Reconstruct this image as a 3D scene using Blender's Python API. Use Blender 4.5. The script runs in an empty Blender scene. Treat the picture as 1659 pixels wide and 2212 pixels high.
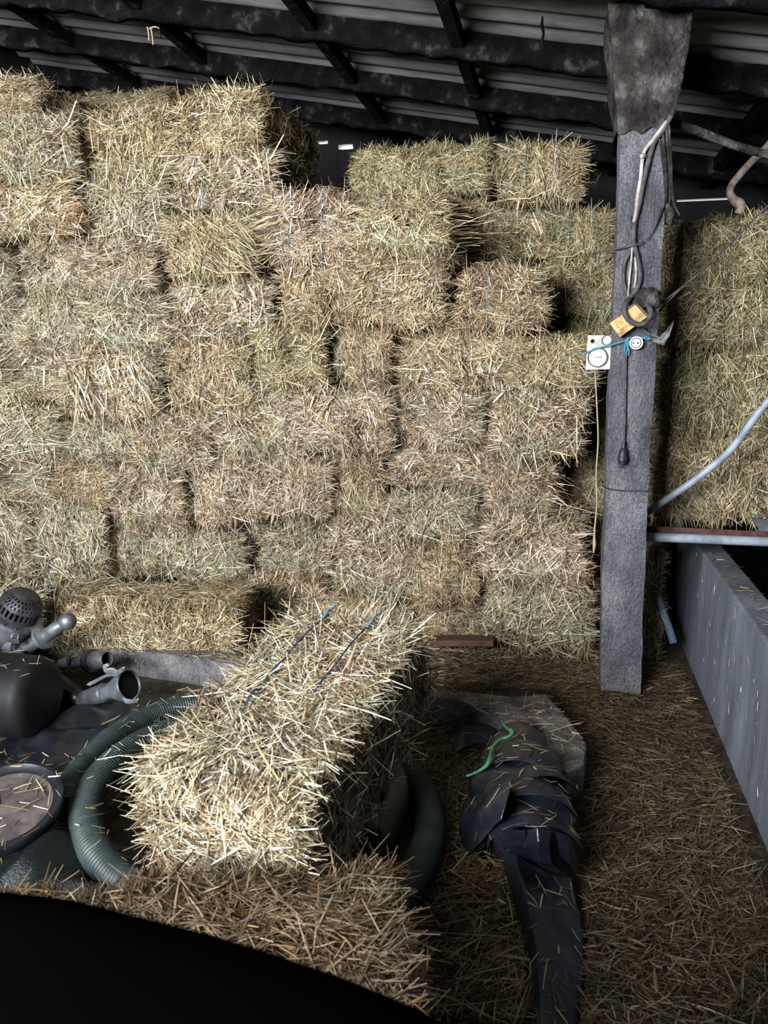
import bpy, bmesh, math, random
import numpy as np
from mathutils import Vector, Matrix
random.seed(7)
rng = np.random.default_rng(11)
SC = bpy.context.scene
COL = SC.collection

# ------------------------------------------------------------------ camera geometry
FPX, CX, CY = 1662.0, 829.5, 1106.0
PITCH, YAW, EYE = math.radians(11), math.radians(13), 1.65
cp, sp, cy_, sy_ = math.cos(PITCH), math.sin(PITCH), math.cos(YAW), math.sin(YAW)

def ray(px, py):
    u = (px - CX) / FPX; v = (CY - py) / FPX
    h = cp + v * sp; z = v * cp - sp
    return Vector((u * cy_ - h * sy_, u * sy_ + h * cy_, z))
def atY(px, py, Y):
    d = ray(px, py); return d * (Y / d.y) + Vector((0, 0, EYE))
def atX(px, py, X):
    d = ray(px, py); return d * (X / d.x) + Vector((0, 0, EYE))
def atZ(px, py, Z):
    d = ray(px, py); return d * ((Z - EYE) / d.z) + Vector((0, 0, EYE))
def camw(x, yc, z):
    return Vector((x * cy_ - yc * sy_, x * sy_ + yc * cy_, z))

# ------------------------------------------------------------------ scene object helpers
def tag(o, label=None, cat=None, group=None, kind=None):
    if label: o['label'] = label
    if cat: o['category'] = cat
    if group: o['group'] = group
    if kind: o['kind'] = kind
    return o
def link(name, me, mat=None, parent=None):
    o = bpy.data.objects.new(name, me); COL.objects.link(o)
    if mat is not None:
        me.materials.clear(); me.materials.append(mat)
    if parent is not None:
        o.parent = parent
    return o
def empty(name, loc=(0, 0, 0)):
    o = bpy.data.objects.new(name, None); COL.objects.link(o); o.location = loc
    o.empty_display_size = 0.1
    return o
def child(name, me, mat, parent, label=None):
    """mesh in world coordinates, parented under an Empty that only has a location"""
    o = link(name, me, mat, parent)
    o.matrix_parent_inverse = Matrix.Translation(-parent.location)
    if label: o['label'] = label
    return o
def np_mesh(name, V, F, C=None, smooth=False):
    V = np.asarray(V, dtype=np.float32).reshape(-1, 3); F = np.asarray(F, dtype=np.int32)
    k = F.shape[1]
    me = bpy.data.meshes.new(name)
    me.vertices.add(len(V)); me.vertices.foreach_set('co', V.ravel())
    me.loops.add(F.size); me.loops.foreach_set('vertex_index', F.ravel())
    me.polygons.add(len(F))
    me.polygons.foreach_set('loop_start', np.arange(0, F.size, k, dtype=np.int32))
    me.polygons.foreach_set('loop_total', np.full(len(F), k, dtype=np.int32))
    if smooth:
        me.polygons.foreach_set('use_smooth', np.ones(len(F), dtype=bool))
    me.update(calc_edges=True)
    if C is not None:
        a = me.color_attributes.new('Col', 'FLOAT_COLOR', 'POINT')
        C4 = np.ones((len(V), 4), dtype=np.float32); C4[:, :3] = C
        a.data.foreach_set('color', C4.ravel())
    me.validate()
    return me
def bm_mesh(name, bm, smooth=False):
    bmesh.ops.recalc_face_normals(bm, faces=bm.faces[:])
    me = bpy.data.meshes.new(name); bm.to_mesh(me); bm.free()
    if smooth:
        for p in me.polygons: p.use_smooth = True
    return me
def shade_auto(o, ang=40):
    me = o.data
    for p in me.polygons: p.use_smooth = True
    try:
        me.set_sharp_from_angle(angle=math.radians(ang))
    except Exception:
        pass

# ------------------------------------------------------------------ materials
def mat(name, base=(.5, .5, .5), rough=.6, metal=0., spec=.5):
    m = bpy.data.materials.new(name); m.use_nodes = True
    b = m.node_tree.nodes['Principled BSDF']
    b.inputs['Base Color'].default_value = (*base, 1)
    b.inputs['Roughness'].default_value = rough
    b.inputs['Metallic'].default_value = metal
    b.inputs['Specular IOR Level'].default_value = spec
    return m
def noisy(name, stops, scale=6, detail=8, rough=.7, metal=0., spec=.4, bump=.0, bscale=60, stretch=(1, 1, 1), nrough=.6, dist=0.01, speck=0., sscale=130):
    m = mat(name, rough=rough, metal=metal, spec=spec)
    nt = m.node_tree; N = nt.nodes; L = nt.links; b = N['Principled BSDF']
    tc = N.new('ShaderNodeTexCoord'); mp = N.new('ShaderNodeMapping'); mp.inputs['Scale'].default_value = stretch
    L.new(tc.outputs['Object'], mp.inputs['Vector'])
    n = N.new('ShaderNodeTexNoise'); n.inputs['Scale'].default_value = scale; n.inputs['Detail'].default_value = detail
    n.inputs['Roughness'].default_value = nrough
    L.new(mp.outputs[0], n.inputs['Vector'])
    r = N.new('ShaderNodeValToRGB'); cr = r.color_ramp
    cr.elements[0].position = stops[0][0]; cr.elements[0].color = (*stops[0][1], 1)
    cr.elements[1].position = stops[-1][0]; cr.elements[1].color = (*stops[-1][1], 1)
    stops = [(.5 + (p - .5) * .55, c) for p, c in stops]
    cr.elements[0].position = stops[0][0]; cr.elements[1].position = stops[-1][0]
    for p, c in stops[1:-1]:
        e = cr.elements.new(p); e.color = (*c, 1)
    L.new(n.outputs['Fac'], r.inputs['Fac'])
    if speck:
        n3 = N.new('ShaderNodeTexNoise'); n3.inputs['Scale'].default_value = sscale; n3.inputs['Detail'].default_value = 4
        L.new(tc.outputs['Object'], n3.inputs['Vector'])
        mr = N.new('ShaderNodeMapRange'); mr.inputs['From Min'].default_value = .32; mr.inputs['From Max'].default_value = .68
        mr.inputs['To Min'].default_value = 1 - speck; mr.inputs['To Max'].default_value = 1 + speck
        L.new(n3.outputs['Fac'], mr.inputs['Value'])
        mx = N.new('ShaderNodeMix'); mx.data_type = 'RGBA'; mx.blend_type = 'MULTIPLY'; mx.inputs['Factor'].default_value = 1
        L.new(r.outputs['Color'], mx.inputs['A']); L.new(mr.outputs['Result'], mx.inputs['B']); L.new(mx.outputs['Result'], b.inputs['Base Color'])
    else:
        L.new(r.outputs['Color'], b.inputs['Base Color'])
    if bump:
        n2 = N.new('ShaderNodeTexNoise'); n2.inputs['Scale'].default_value = bscale; n2.inputs['Detail'].default_value = 6
        L.new(mp.outputs[0], n2.inputs['Vector'])
        bp = N.new('ShaderNodeBump'); bp.inputs['Strength'].default_value = bump; bp.inputs['Distance'].default_value = dist
        L.new(n2.outputs['Fac'], bp.inputs['Height']); L.new(bp.outputs[0], b.inputs['Normal'])
    return m
def straw_mat():
    m = mat('straw', rough=.5, spec=.35)
    nt = m.node_tree; N = nt.nodes; L = nt.links; b = N['Principled BSDF']
    a = N.new('ShaderNodeAttribute'); a.attribute_name = 'Col'
    oi = N.new('ShaderNodeObjectInfo')
    mx = N.new('ShaderNodeMix'); mx.data_type = 'RGBA'; mx.blend_type = 'MULTIPLY'; mx.inputs['Factor'].default_value = 1
    L.new(a.outputs['Color'], mx.inputs['A']); L.new(oi.outputs['Color'], mx.inputs['B'])
    L.new(mx.outputs['Result'], b.inputs['Base Color'])
    return m
M = {}
M['straw'] = straw_mat()
M['concrete'] = noisy('concrete', [(.2, (.055, .050, .050)), (.5, (.13, .12, .122)), (.8, (.23, .215, .21))], scale=9, bump=.7, bscale=90, rough=.85, speck=.4)
M['post'] = noisy('post_concrete', [(.2, (.045, .042, .050)), (.5, (.100, .095, .108)), (.8, (.18, .17, .18))], scale=7, bump=.9, bscale=90, rough=.85, stretch=(1, 1, .5), speck=.45, dist=.014)
M['trough'] = noisy('trough_concrete', [(.2, (.085, .093, .112)), (.5, (.145, .158, .185)), (.8, (.235, .255, .29))], scale=4, bump=.4, bscale=90, rough=.75, stretch=(1, 1, .3), speck=.22)
M['dust'] = noisy('dusty_cobweb', [(.25, (.018, .015, .014)), (.55, (.05, .044, .040)), (.85, (.17, .155, .145))], scale=9, bump=1., bscale=38, rough=.95, spec=.1, dist=.03)
M['beam'] = noisy('dark_timber', [(.35, (.004, .0037, .0037)), (.62, (.010, .009, .0085)), (.95, (.075, .066, .062))], scale=11, bump=.9, bscale=45, rough=.95, spec=.1, dist=.02)  # near-black timber with paler mottling
M['sheet'] = noisy('fibre_cement', [(.25, (.14, .135, .125)), (.55, (.28, .28, .27)), (.8, (.36, .36, .345))], scale=4, rough=.8, stretch=(.4, 3, 1), bump=.2)
M['darkwall'] = noisy('dark_boards', [(.3, (.004, .004, .004)), (.7, (.010, .009, .0085))], scale=6, rough=.9, stretch=(1, 1, .2))
M['earth'] = noisy('earth_floor', [(.3, (.035, .027, .018)), (.7, (.09, .07, .045))], scale=14, rough=.95, bump=.6)
M['galv'] = noisy('galvanised', [(.3, (.17, .185, .21)), (.7, (.36, .385, .42))], scale=16, rough=.42, metal=.75, bump=.08)
M['galvdull'] = noisy('dull_galvanised', [(.3, (.10, .105, .11)), (.7, (.22, .23, .24))], scale=14, rough=.5, metal=.6, bump=.1)
M['iron'] = noisy('dark_iron', [(.3, (.030, .030, .035)), (.7, (.085, .082, .085))], scale=18, rough=.5, metal=.5, bump=.25)
M['rust'] = noisy('rusty_steel', [(.3, (.05, .022, .020)), (.7, (.13, .055, .045))], scale=20, rough=.8, bump=.4)
M['rustpipe'] = noisy('rusty_grey_pipe', [(.35, (.13, .10, .085)), (.7, (.34, .27, .22))], scale=20, rough=.75, bump=.3)
M['pipe'] = noisy('grey_blue_pipe', [(.3, (.22, .25, .30)), (.7, (.38, .42, .49))], scale=12, rough=.45, spec=.5)
M['bluepipe'] = noisy('blue_pipe', [(.3, (.10, .15, .23)), (.7, (.20, .27, .37))], scale=12, rough=.5)
M['black'] = noisy('black_plastic', [(.3, (.006, .007, .010)), (.7, (.017, .018, .022))], scale=9, rough=.33, spec=.5, bump=.15, bscale=25)
M['film'] = noisy('black_silage_film', [(.3, (.009, .011, .018)), (.62, (.018, .021, .032)), (.95, (.06, .056, .052))], scale=7, rough=.32, spec=.6, bump=.35, bscale=22, dist=.02)
M['drum'] = noisy('black_drum', [(.3, (.005, .005, .006)), (.7, (.012, .0115, .013))], scale=9, rough=.6, spec=.3, bump=.1, bscale=30)
M['stand_in'] = mat('black_stand_in', (.002, .0016, .0016), rough=1., spec=.0)
M['hose'] = noisy('green_hose', [(.3, (.018, .029, .029)), (.7, (.040, .054, .052))], scale=10, rough=.5, spec=.45)
M['lid'] = noisy('dusty_lid', [(.3, (.045, .036, .034)), (.7, (.11, .088, .078))], scale=15, rough=.85, bump=.3)
M['net'] = noisy('green_net', [(.35, (.001, .003, .0035)), (.68, (.004, .009, .011)), (1.0, (.03, .05, .06))], scale=260, detail=3, rough=.4, spec=.5, bump=.5, bscale=150)
M['twine'] = mat('blue_twine', (.12, .20, .27), .7)
M['twinedark'] = mat('dark_blue_twine', (.035, .06, .13), .6)
M['twinegreen'] = noisy('green_twine', [(.3, (.05, .22, .10)), (.7, (.13, .40, .21))], scale=30, rough=.7)
M['twinestraw'] = mat('natural_twine', (.40, .31, .20), .85)
M['teal'] = mat('teal_twine', (.05, .26, .36), .7)
M['cable'] = noisy('dark_cable', [(.3, (.035, .032, .036)), (.7, (.095, .088, .092))], scale=25, rough=.7)
M['conduit'] = noisy('cream_conduit', [(.3, (.30, .25, .22)), (.7, (.62, .54, .48))], scale=20, rough=.6)
M['yellow'] = noisy('yellow_block', [(.3, (.28, .16, .06)), (.5, (.55, .36, .14)), (.75, (.68, .48, .24))], scale=18, rough=.75, bump=.3)
M['brown'] = noisy('brown_wood', [(.3, (.10, .065, .05)), (.7, (.20, .14, .11))], scale=14, rough=.85)
M['cream'] = noisy('cream_board', [(.3, (.42, .38, .33)), (.7, (.64, .60, .53))], scale=22, rough=.6, bump=.15)
M['white'] = noisy('white_plastic', [(.3, (.58, .57, .56)), (.7, (.76, .75, .74))], scale=30, rough=.45)
M['ink'] = mat('blue_ink', (.10, .14, .30), .7)
M['hole'] = mat('dark_hole', (.008, .008, .008), .9, spec=.1)
M['scrap'] = noisy('grey_film', [(.3, (.10, .10, .10)), (.7, (.28, .275, .27))], scale=20, rough=.5)
M['red'] = mat('red_tape', (.45, .03, .04), .5)

def solid(o, th=.004):
    m = o.modifiers.new('thick', 'SOLIDIFY'); m.thickness = th; m.offset = 0; return o
# ------------------------------------------------------------------ generic shapes
def tube(name, pts, r, seg=10, sub=8, closed=False, radii=None, rib=None):
    """smooth tube along control points; rib=(pitch, amplitude) makes rings"""
    P = [Vector(p) for p in pts]
    n = len(P); path = []; rad = []
    R = radii if radii else [r] * n
    def cr(p0, p1, p2, p3, t):
        return .5 * ((2 * p1) + (p2 - p0) * t + (2 * p0 - 5 * p1 + 4 * p2 - p3) * t * t + (3 * p1 - p0 - 3 * p2 + p3) * t ** 3)
    for i in range(n - 1):
        p0 = P[max(i - 1, 0)]; p3 = P[min(i + 2, n - 1)]
        for k in range(sub):
            t = k / sub; path.append(cr(p0, P[i], P[i + 1], p3, t)); rad.append(R[i] * (1 - t) + R[i + 1] * t)
    path.append(P[-1]); rad.append(R[-1])
    if rib:
        pitch, amp = rib
        A = np.array([list(p) for p in path]); s = np.r_[0, np.cumsum(np.linalg.norm(np.diff(A, axis=0), axis=1))]
        m = int(s[-1] / pitch * 4); S = np.linspace(0, s[-1], m)
        A2 = np.stack([np.interp(S, s, A[:, k]) for k in range(3)], 1); R2 = np.interp(S, s, rad)
        R2 = R2 + amp * np.array([0, 1, 1, 0])[np.arange(m) % 4]
        path = [Vector(a) for a in A2]; rad = list(R2)
    m = len(path); V = []; F = []
    t0 = (path[1] - path[0]).normalized()
    up = Vector((0, 0, 1)) if abs(t0.z) < .9 else Vector((1, 0, 0))
    nrm = t0.cross(up).normalized()
    for i in range(m):
        t = (path[min(i + 1, m - 1)] - path[max(i - 1, 0)]).normalized()
        nrm = (nrm - t * nrm.dot(t)).normalized(); bn = t.cross(nrm)
        for k in range(seg):
            a = 2 * math.pi * k / seg
            V.append(path[i] + (nrm * math.cos(a) + bn * math.sin(a)) * rad[i])
    for i in range(m - 1):
        for k in range(seg):
            F.append((i * seg + k, i * seg + (k + 1) % seg, (i + 1) * seg + (k + 1) % seg, (i + 1) * seg + k))
    me = bpy.data.meshes.new(name)
    me.from_pydata([tuple(v) for v in V], [], F + [tuple(range(seg))[::-1], tuple((m - 1) * seg + k for k in range(seg))])
    for p in me.polygons: p.use_smooth = True
    me.update(); return me

def lathe(name, p0, p1, prof, seg=36, open_start=False, open_end=False):
    """prof: list of (distance along p0->p1 as fraction, radius)"""
    p0 = Vector(p0); p1 = Vector(p1); ax = p1 - p0
    t = ax.normalized(); up = Vector((0, 0, 1)) if abs(t.z) < .9 else Vector((1, 0, 0))
    n = t.cross(up).normalized(); b = t.cross(n)
    V = []; F = []
    for f, r in prof:
        c = p0 + ax * f
        for k in range(seg):
            a = 2 * math.pi * k / seg
            V.append(tuple(c + (n * math.cos(a) + b * math.sin(a)) * r))
    for i in range(len(prof) - 1):
        for k in range(seg):
            F.append((i * seg + k, i * seg + (k + 1) % seg, (i + 1) * seg + (k + 1) % seg, (i + 1) * seg + k))
    if not open_start: F.append(tuple(range(seg))[::-1])
    if not open_end: F.append(tuple((len(prof) - 1) * seg + k for k in range(seg)))
    me = bpy.data.meshes.new(name); me.from_pydata(V, [], F)
    for p in me.polygons: p.use_smooth = True
    try: me.set_sharp_from_angle(angle=math.radians(35))
    except Exception: pass
    me.update(); return me

def prism(name, pts, depth, bevel=0.):
    """closed polygon of 3D points, extruded by vector depth"""
    bm = bmesh.new()
    vs = [bm.verts.new(p) for p in pts]; f = bm.faces.new(vs)
    r = bmesh.ops.extrude_face_region(bm, geom=[f])
    bmesh.ops.translate(bm, verts=[e for e in r['geom'] if isinstance(e, bmesh.types.BMVert)], vec=Vector(depth))
    if bevel:
        bmesh.ops.bevel(bm, geom=bm.edges[:], offset=bevel, segments=2, affect='EDGES', profile=.6)
    return bm_mesh(name, bm)
def box(name, lo, hi, bevel=0.):
    bm = bmesh.new(); bmesh.ops.create_cube(bm, size=1)
    lo = Vector(lo); hi = Vector(hi)
    for v in bm.verts:
        v.co = Vector(((lo.x + hi.x) / 2 + v.co.x * (hi.x - lo.x), (lo.y + hi.y) / 2 + v.co.y * (hi.y - lo.y), (lo.z + hi.z) / 2 + v.co.z * (hi.z - lo.z)))
    if bevel: bmesh.ops.bevel(bm, geom=bm.edges[:], offset=bevel, segments=2, affect='EDGES', profile=.6)
    return bm_mesh(name, bm)

class Wave:
    """smooth 3D noise as a sum of sines"""
    def __init__(s, freq, n=10, seed=0):
        r = np.random.default_rng(seed); s.k = r.normal(size=(n, 3)); s.k /= np.linalg.norm(s.k, axis=1)[:, None]
        s.k *= freq * r.uniform(.6, 1.6, size=(n, 1)); s.p = r.uniform(0, 6.28, n); s.n = n
    def __call__(s, P):
        return np.sin(P @ s.k.T + s.p).sum(1) / math.sqrt(s.n / 2) * .6

# ------------------------------------------------------------------ straw
PAL = np.array([[.73, .62, .44], [.50, .375, .215], [.90, .84, .71], [.28, .19, .115], [.37, .345, .21], [.12, .08, .05], [.63, .51, .34]])
PALW = np.array([.22, .20, .17, .15, .08, .09, .09])
def straw_geom(P, N, D, L, W, el, bend, rg, shade=None):
    """folded straw blades. P base points, N normals, D in-plane directions"""
    n = len(P)
    D = D - N * (D * N).sum(1, keepdims=True); D /= np.linalg.norm(D, axis=1, keepdims=True) + 1e-9
    dirv = D * np.cos(el)[:, None] + N * np.sin(el)[:, None]
    up = N * np.cos(el)[:, None] - D * np.sin(el)[:, None]
    side = np.cross(dirv, up)
    roll = rg.normal(0, .5, n)[:, None]
    s2 = side * np.cos(roll) + up * np.sin(roll); u2 = up * np.cos(roll) - side * np.sin(roll)
    st = [-.5, .05, .5]; V = np.zeros((n, 9, 3))
    for i, f in enumerate(st):
        w = W * [.8, 1, .55][i]
        c = P + dirv * (L * f)[:, None] + up * (bend * L * (f * f - .1))[:, None]
        V[:, i * 3 + 0] = c - s2 * (w / 2)[:, None]
        V[:, i * 3 + 1] = c + u2 * (w * .33)[:, None]
        V[:, i * 3 + 2] = c + s2 * (w / 2)[:, None]
    q = np.array([[0, 1, 4, 3], [1, 2, 5, 4], [3, 4, 7, 6], [4, 5, 8, 7]])
    F = (np.arange(n)[:, None, None] * 9 + q[None]).reshape(-1, 4)
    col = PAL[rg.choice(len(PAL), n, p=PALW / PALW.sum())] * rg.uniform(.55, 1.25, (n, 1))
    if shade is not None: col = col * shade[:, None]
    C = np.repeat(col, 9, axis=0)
    return V.reshape(-1, 3), F, C

class Bale:
    """rounded, lumpy block with straw stuck on it. local: x width, y depth, z height, centre at origin"""
    def __init__(s, w, d, h, seed, r=.045, rough=.014, flake=None):
        s.hf = np.array([w, d, h]) / 2; s.r = r; s.rough = rough; s.seed = seed; s.flake = flake
        s.n1 = Wave(24, 12, seed * 7 + 1); s.n2 = Wave(62, 14, seed * 7 + 2); s.nd = Wave(20, 8, seed * 7 + 3); s.ne = Wave(38, 8, seed * 7 + 4)
    def surf(s, p):
        inner = np.clip(p, -(s.hf - s.r), s.hf - s.r); n = p - inner
        n /= np.linalg.norm(n, axis=1, keepdims=True) + 1e-9
        q = inner + n * s.r
        disp = s.rough * (1.15 * s.n1(q) + .55 * s.n2(q))
        if s.flake is not None:
            ax, pitch = s.flake
            disp = disp - .022 * np.abs(np.cos(math.pi * (q[:, ax] + .012 * s.n1(q)) / pitch + s.seed)) ** 10
        return q + n * disp[:, None], n
    def facepts(s, ax, sg, a, b):
        p = np.zeros((len(a), 3)); o = [i for i in range(3) if i != ax]
        p[:, ax] = sg * s.hf[ax]; p[:, o[0]] = a * s.hf[o[0]]; p[:, o[1]] = b * s.hf[o[1]]
        return p
    def body(s, res=.03):
        Vs, Fs, off = [], [], 0
        for ax in range(3):
            o = [i for i in range(3) if i != ax]
            na, nb = [max(3, int(2 * s.hf[k] / res)) for k in o]
            for sg in (-1, 1):
                a, b = np.meshgrid(np.linspace(-1, 1, na), np.linspace(-1, 1, nb), indexing='ij')
                v, _ = s.surf(s.facepts(ax, sg, a.ravel(), b.ravel())); Vs.append(v)
                i = np.arange(na - 1)[:, None] * nb + np.arange(nb - 1)[None]
                f = np.stack([i, i + nb, i + nb + 1, i + 1], -1).reshape(-1, 4)
                if (sg > 0) ^ (ax == 1): pass
                else: f = f[:, ::-1]
                Fs.append(f + off); off += len(v)
        V = np.concatenate(Vs); F = np.concatenate(Fs)
        rg = np.random.default_rng(s.seed)
        C = np.array([.15, .095, .045])[None] * rg.uniform(.3, 1.2, (len(V), 1))
        return V, F, C
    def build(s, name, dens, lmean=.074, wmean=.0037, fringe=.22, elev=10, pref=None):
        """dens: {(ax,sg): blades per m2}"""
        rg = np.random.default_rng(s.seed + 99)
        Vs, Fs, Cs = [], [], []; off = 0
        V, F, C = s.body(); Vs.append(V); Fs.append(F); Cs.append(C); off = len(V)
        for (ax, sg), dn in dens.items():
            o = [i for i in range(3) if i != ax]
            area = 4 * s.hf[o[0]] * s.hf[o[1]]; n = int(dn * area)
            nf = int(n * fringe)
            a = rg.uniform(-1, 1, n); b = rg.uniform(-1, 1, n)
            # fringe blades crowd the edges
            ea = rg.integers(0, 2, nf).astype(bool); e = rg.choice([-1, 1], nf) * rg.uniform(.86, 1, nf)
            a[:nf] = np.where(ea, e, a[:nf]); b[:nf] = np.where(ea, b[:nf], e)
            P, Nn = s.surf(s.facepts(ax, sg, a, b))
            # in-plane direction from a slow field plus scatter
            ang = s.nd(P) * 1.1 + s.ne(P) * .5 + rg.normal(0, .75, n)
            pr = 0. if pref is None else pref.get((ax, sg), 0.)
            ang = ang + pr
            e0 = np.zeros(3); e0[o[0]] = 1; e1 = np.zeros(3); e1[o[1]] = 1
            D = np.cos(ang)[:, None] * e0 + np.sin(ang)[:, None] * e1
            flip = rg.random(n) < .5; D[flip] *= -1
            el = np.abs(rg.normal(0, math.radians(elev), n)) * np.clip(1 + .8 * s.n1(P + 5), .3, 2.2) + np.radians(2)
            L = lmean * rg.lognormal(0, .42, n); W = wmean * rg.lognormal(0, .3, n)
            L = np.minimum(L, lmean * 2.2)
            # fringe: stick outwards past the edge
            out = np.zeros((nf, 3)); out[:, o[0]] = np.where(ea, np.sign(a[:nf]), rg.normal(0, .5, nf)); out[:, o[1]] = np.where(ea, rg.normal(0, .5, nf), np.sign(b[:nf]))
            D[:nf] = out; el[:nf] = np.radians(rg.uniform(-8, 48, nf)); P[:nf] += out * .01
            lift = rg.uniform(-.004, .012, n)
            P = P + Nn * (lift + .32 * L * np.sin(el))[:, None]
            v, f, c = straw_geom(P, Nn, D, L, W, el, rg.normal(0, .13, n), rg, .38 + .62 * np.clip((lift + .004) / .016, 0, 1))  # lower-lying blades coloured darker, crevice shade painted into the straw
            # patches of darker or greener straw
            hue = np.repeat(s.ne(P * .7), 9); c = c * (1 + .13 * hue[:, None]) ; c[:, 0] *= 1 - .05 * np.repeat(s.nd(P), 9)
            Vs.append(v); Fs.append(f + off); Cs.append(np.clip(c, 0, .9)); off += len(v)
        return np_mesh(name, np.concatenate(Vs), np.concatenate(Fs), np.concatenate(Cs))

FR, TOP, RT, LT = (1, -1), (2, 1), (0, 1), (0, -1)
NV = 7
END = []
for i in range(NV):
    b = Bale(.46, .9, .36, 20 + i, r=.075, rough=.027, flake=(0, .105) if i % 3 == 0 else None)
    END.append(b.build('straw_bale', {FR: 16500, TOP: 7000, RT: 5500, LT: 2200, (2, -1): 800}, elev=11 + 3 * (i % 3), pref={FR: [0, .7, 1.5, -.6, 1.2, .3, -1.1][i]}))
LONG = []
for i in range(3):
    b = Bale(.9, .46, .36, 50 + i, r=.075, rough=.027, flake=(0, .11))
    LONG.append(b.build('straw_bale', {FR: 14500, TOP: 7500, RT: 8000, LT: 4500}, pref={FR: 1.3}))

def twine_me(w, h, d, x, r=.0022):
    pts = [(x + .004 * math.sin(k), -d / 2 - .016 - .006 * math.sin(k * 2.1), h / 2 - k * h / 6) for k in range(7)]
    pts = [(x, -d / 2 + .12, h / 2 + .016), (x, -d / 2 + .02, h / 2 + .012)] + pts + [(x, -d / 2 + .05, -h / 2 - .004)]
    return tube('twine', pts, r, 6, 4)
TW = [twine_me(.46, .36, .9, -.08), twine_me(.46, .36, .9, .10)]

WALLY = 4.2
def bale_rect(x0, y0, x1, y1, off, label, tint, long=False, twines=(), tilt=0., Y=None, flip=False, group=None):
    Yf = (WALLY + off) if Y is None else Y
    a = atY(x0, (y0 + y1) / 2, Yf); b = atY(x1, (y0 + y1) / 2, Yf)
    zt = atY((x0 + x1) / 2, y0, Yf).z; zb = atY((x0 + x1) / 2, y1, Yf).z
    w = b.x - a.x; h = zt - zb
    cw, cd = (.9, .46) if long else (.46, .9)
    pool = LONG if long else END
    k = bale_rect.i; bale_rect.i += 1
    o = link('straw_bale', pool[(k * 3 + k // 5) % len(pool)], M['straw'])
    o.location = ((a.x + b.x) / 2, Yf + cd / 2 + random.gauss(0, .045), (zt + zb) / 2)
    sx = w / cw * .955; sz = h / .36 * .955
    o.scale = ((-sx if flip else sx), 1, sz)
    o.rotation_euler = (random.gauss(0, .02), tilt + random.gauss(0, .022), random.gauss(0, .045))
    o.color = (*tint, 1)
    tag(o, label, 'bale', group)
    for t in twines:
        c = link('twine', TW[t], M['twine'], o)
        c['label'] = 'blue twine'
    return o
bale_rect.i = 0
# tints
T0 = (1.06, 1.03, .98); TG = (.95, .97, .90); TY = (1.04, 1.0, .84); TP = (1.06, .99, .96); TB = (.98, .90, .78); TO = (.90, .91, .72)

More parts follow.
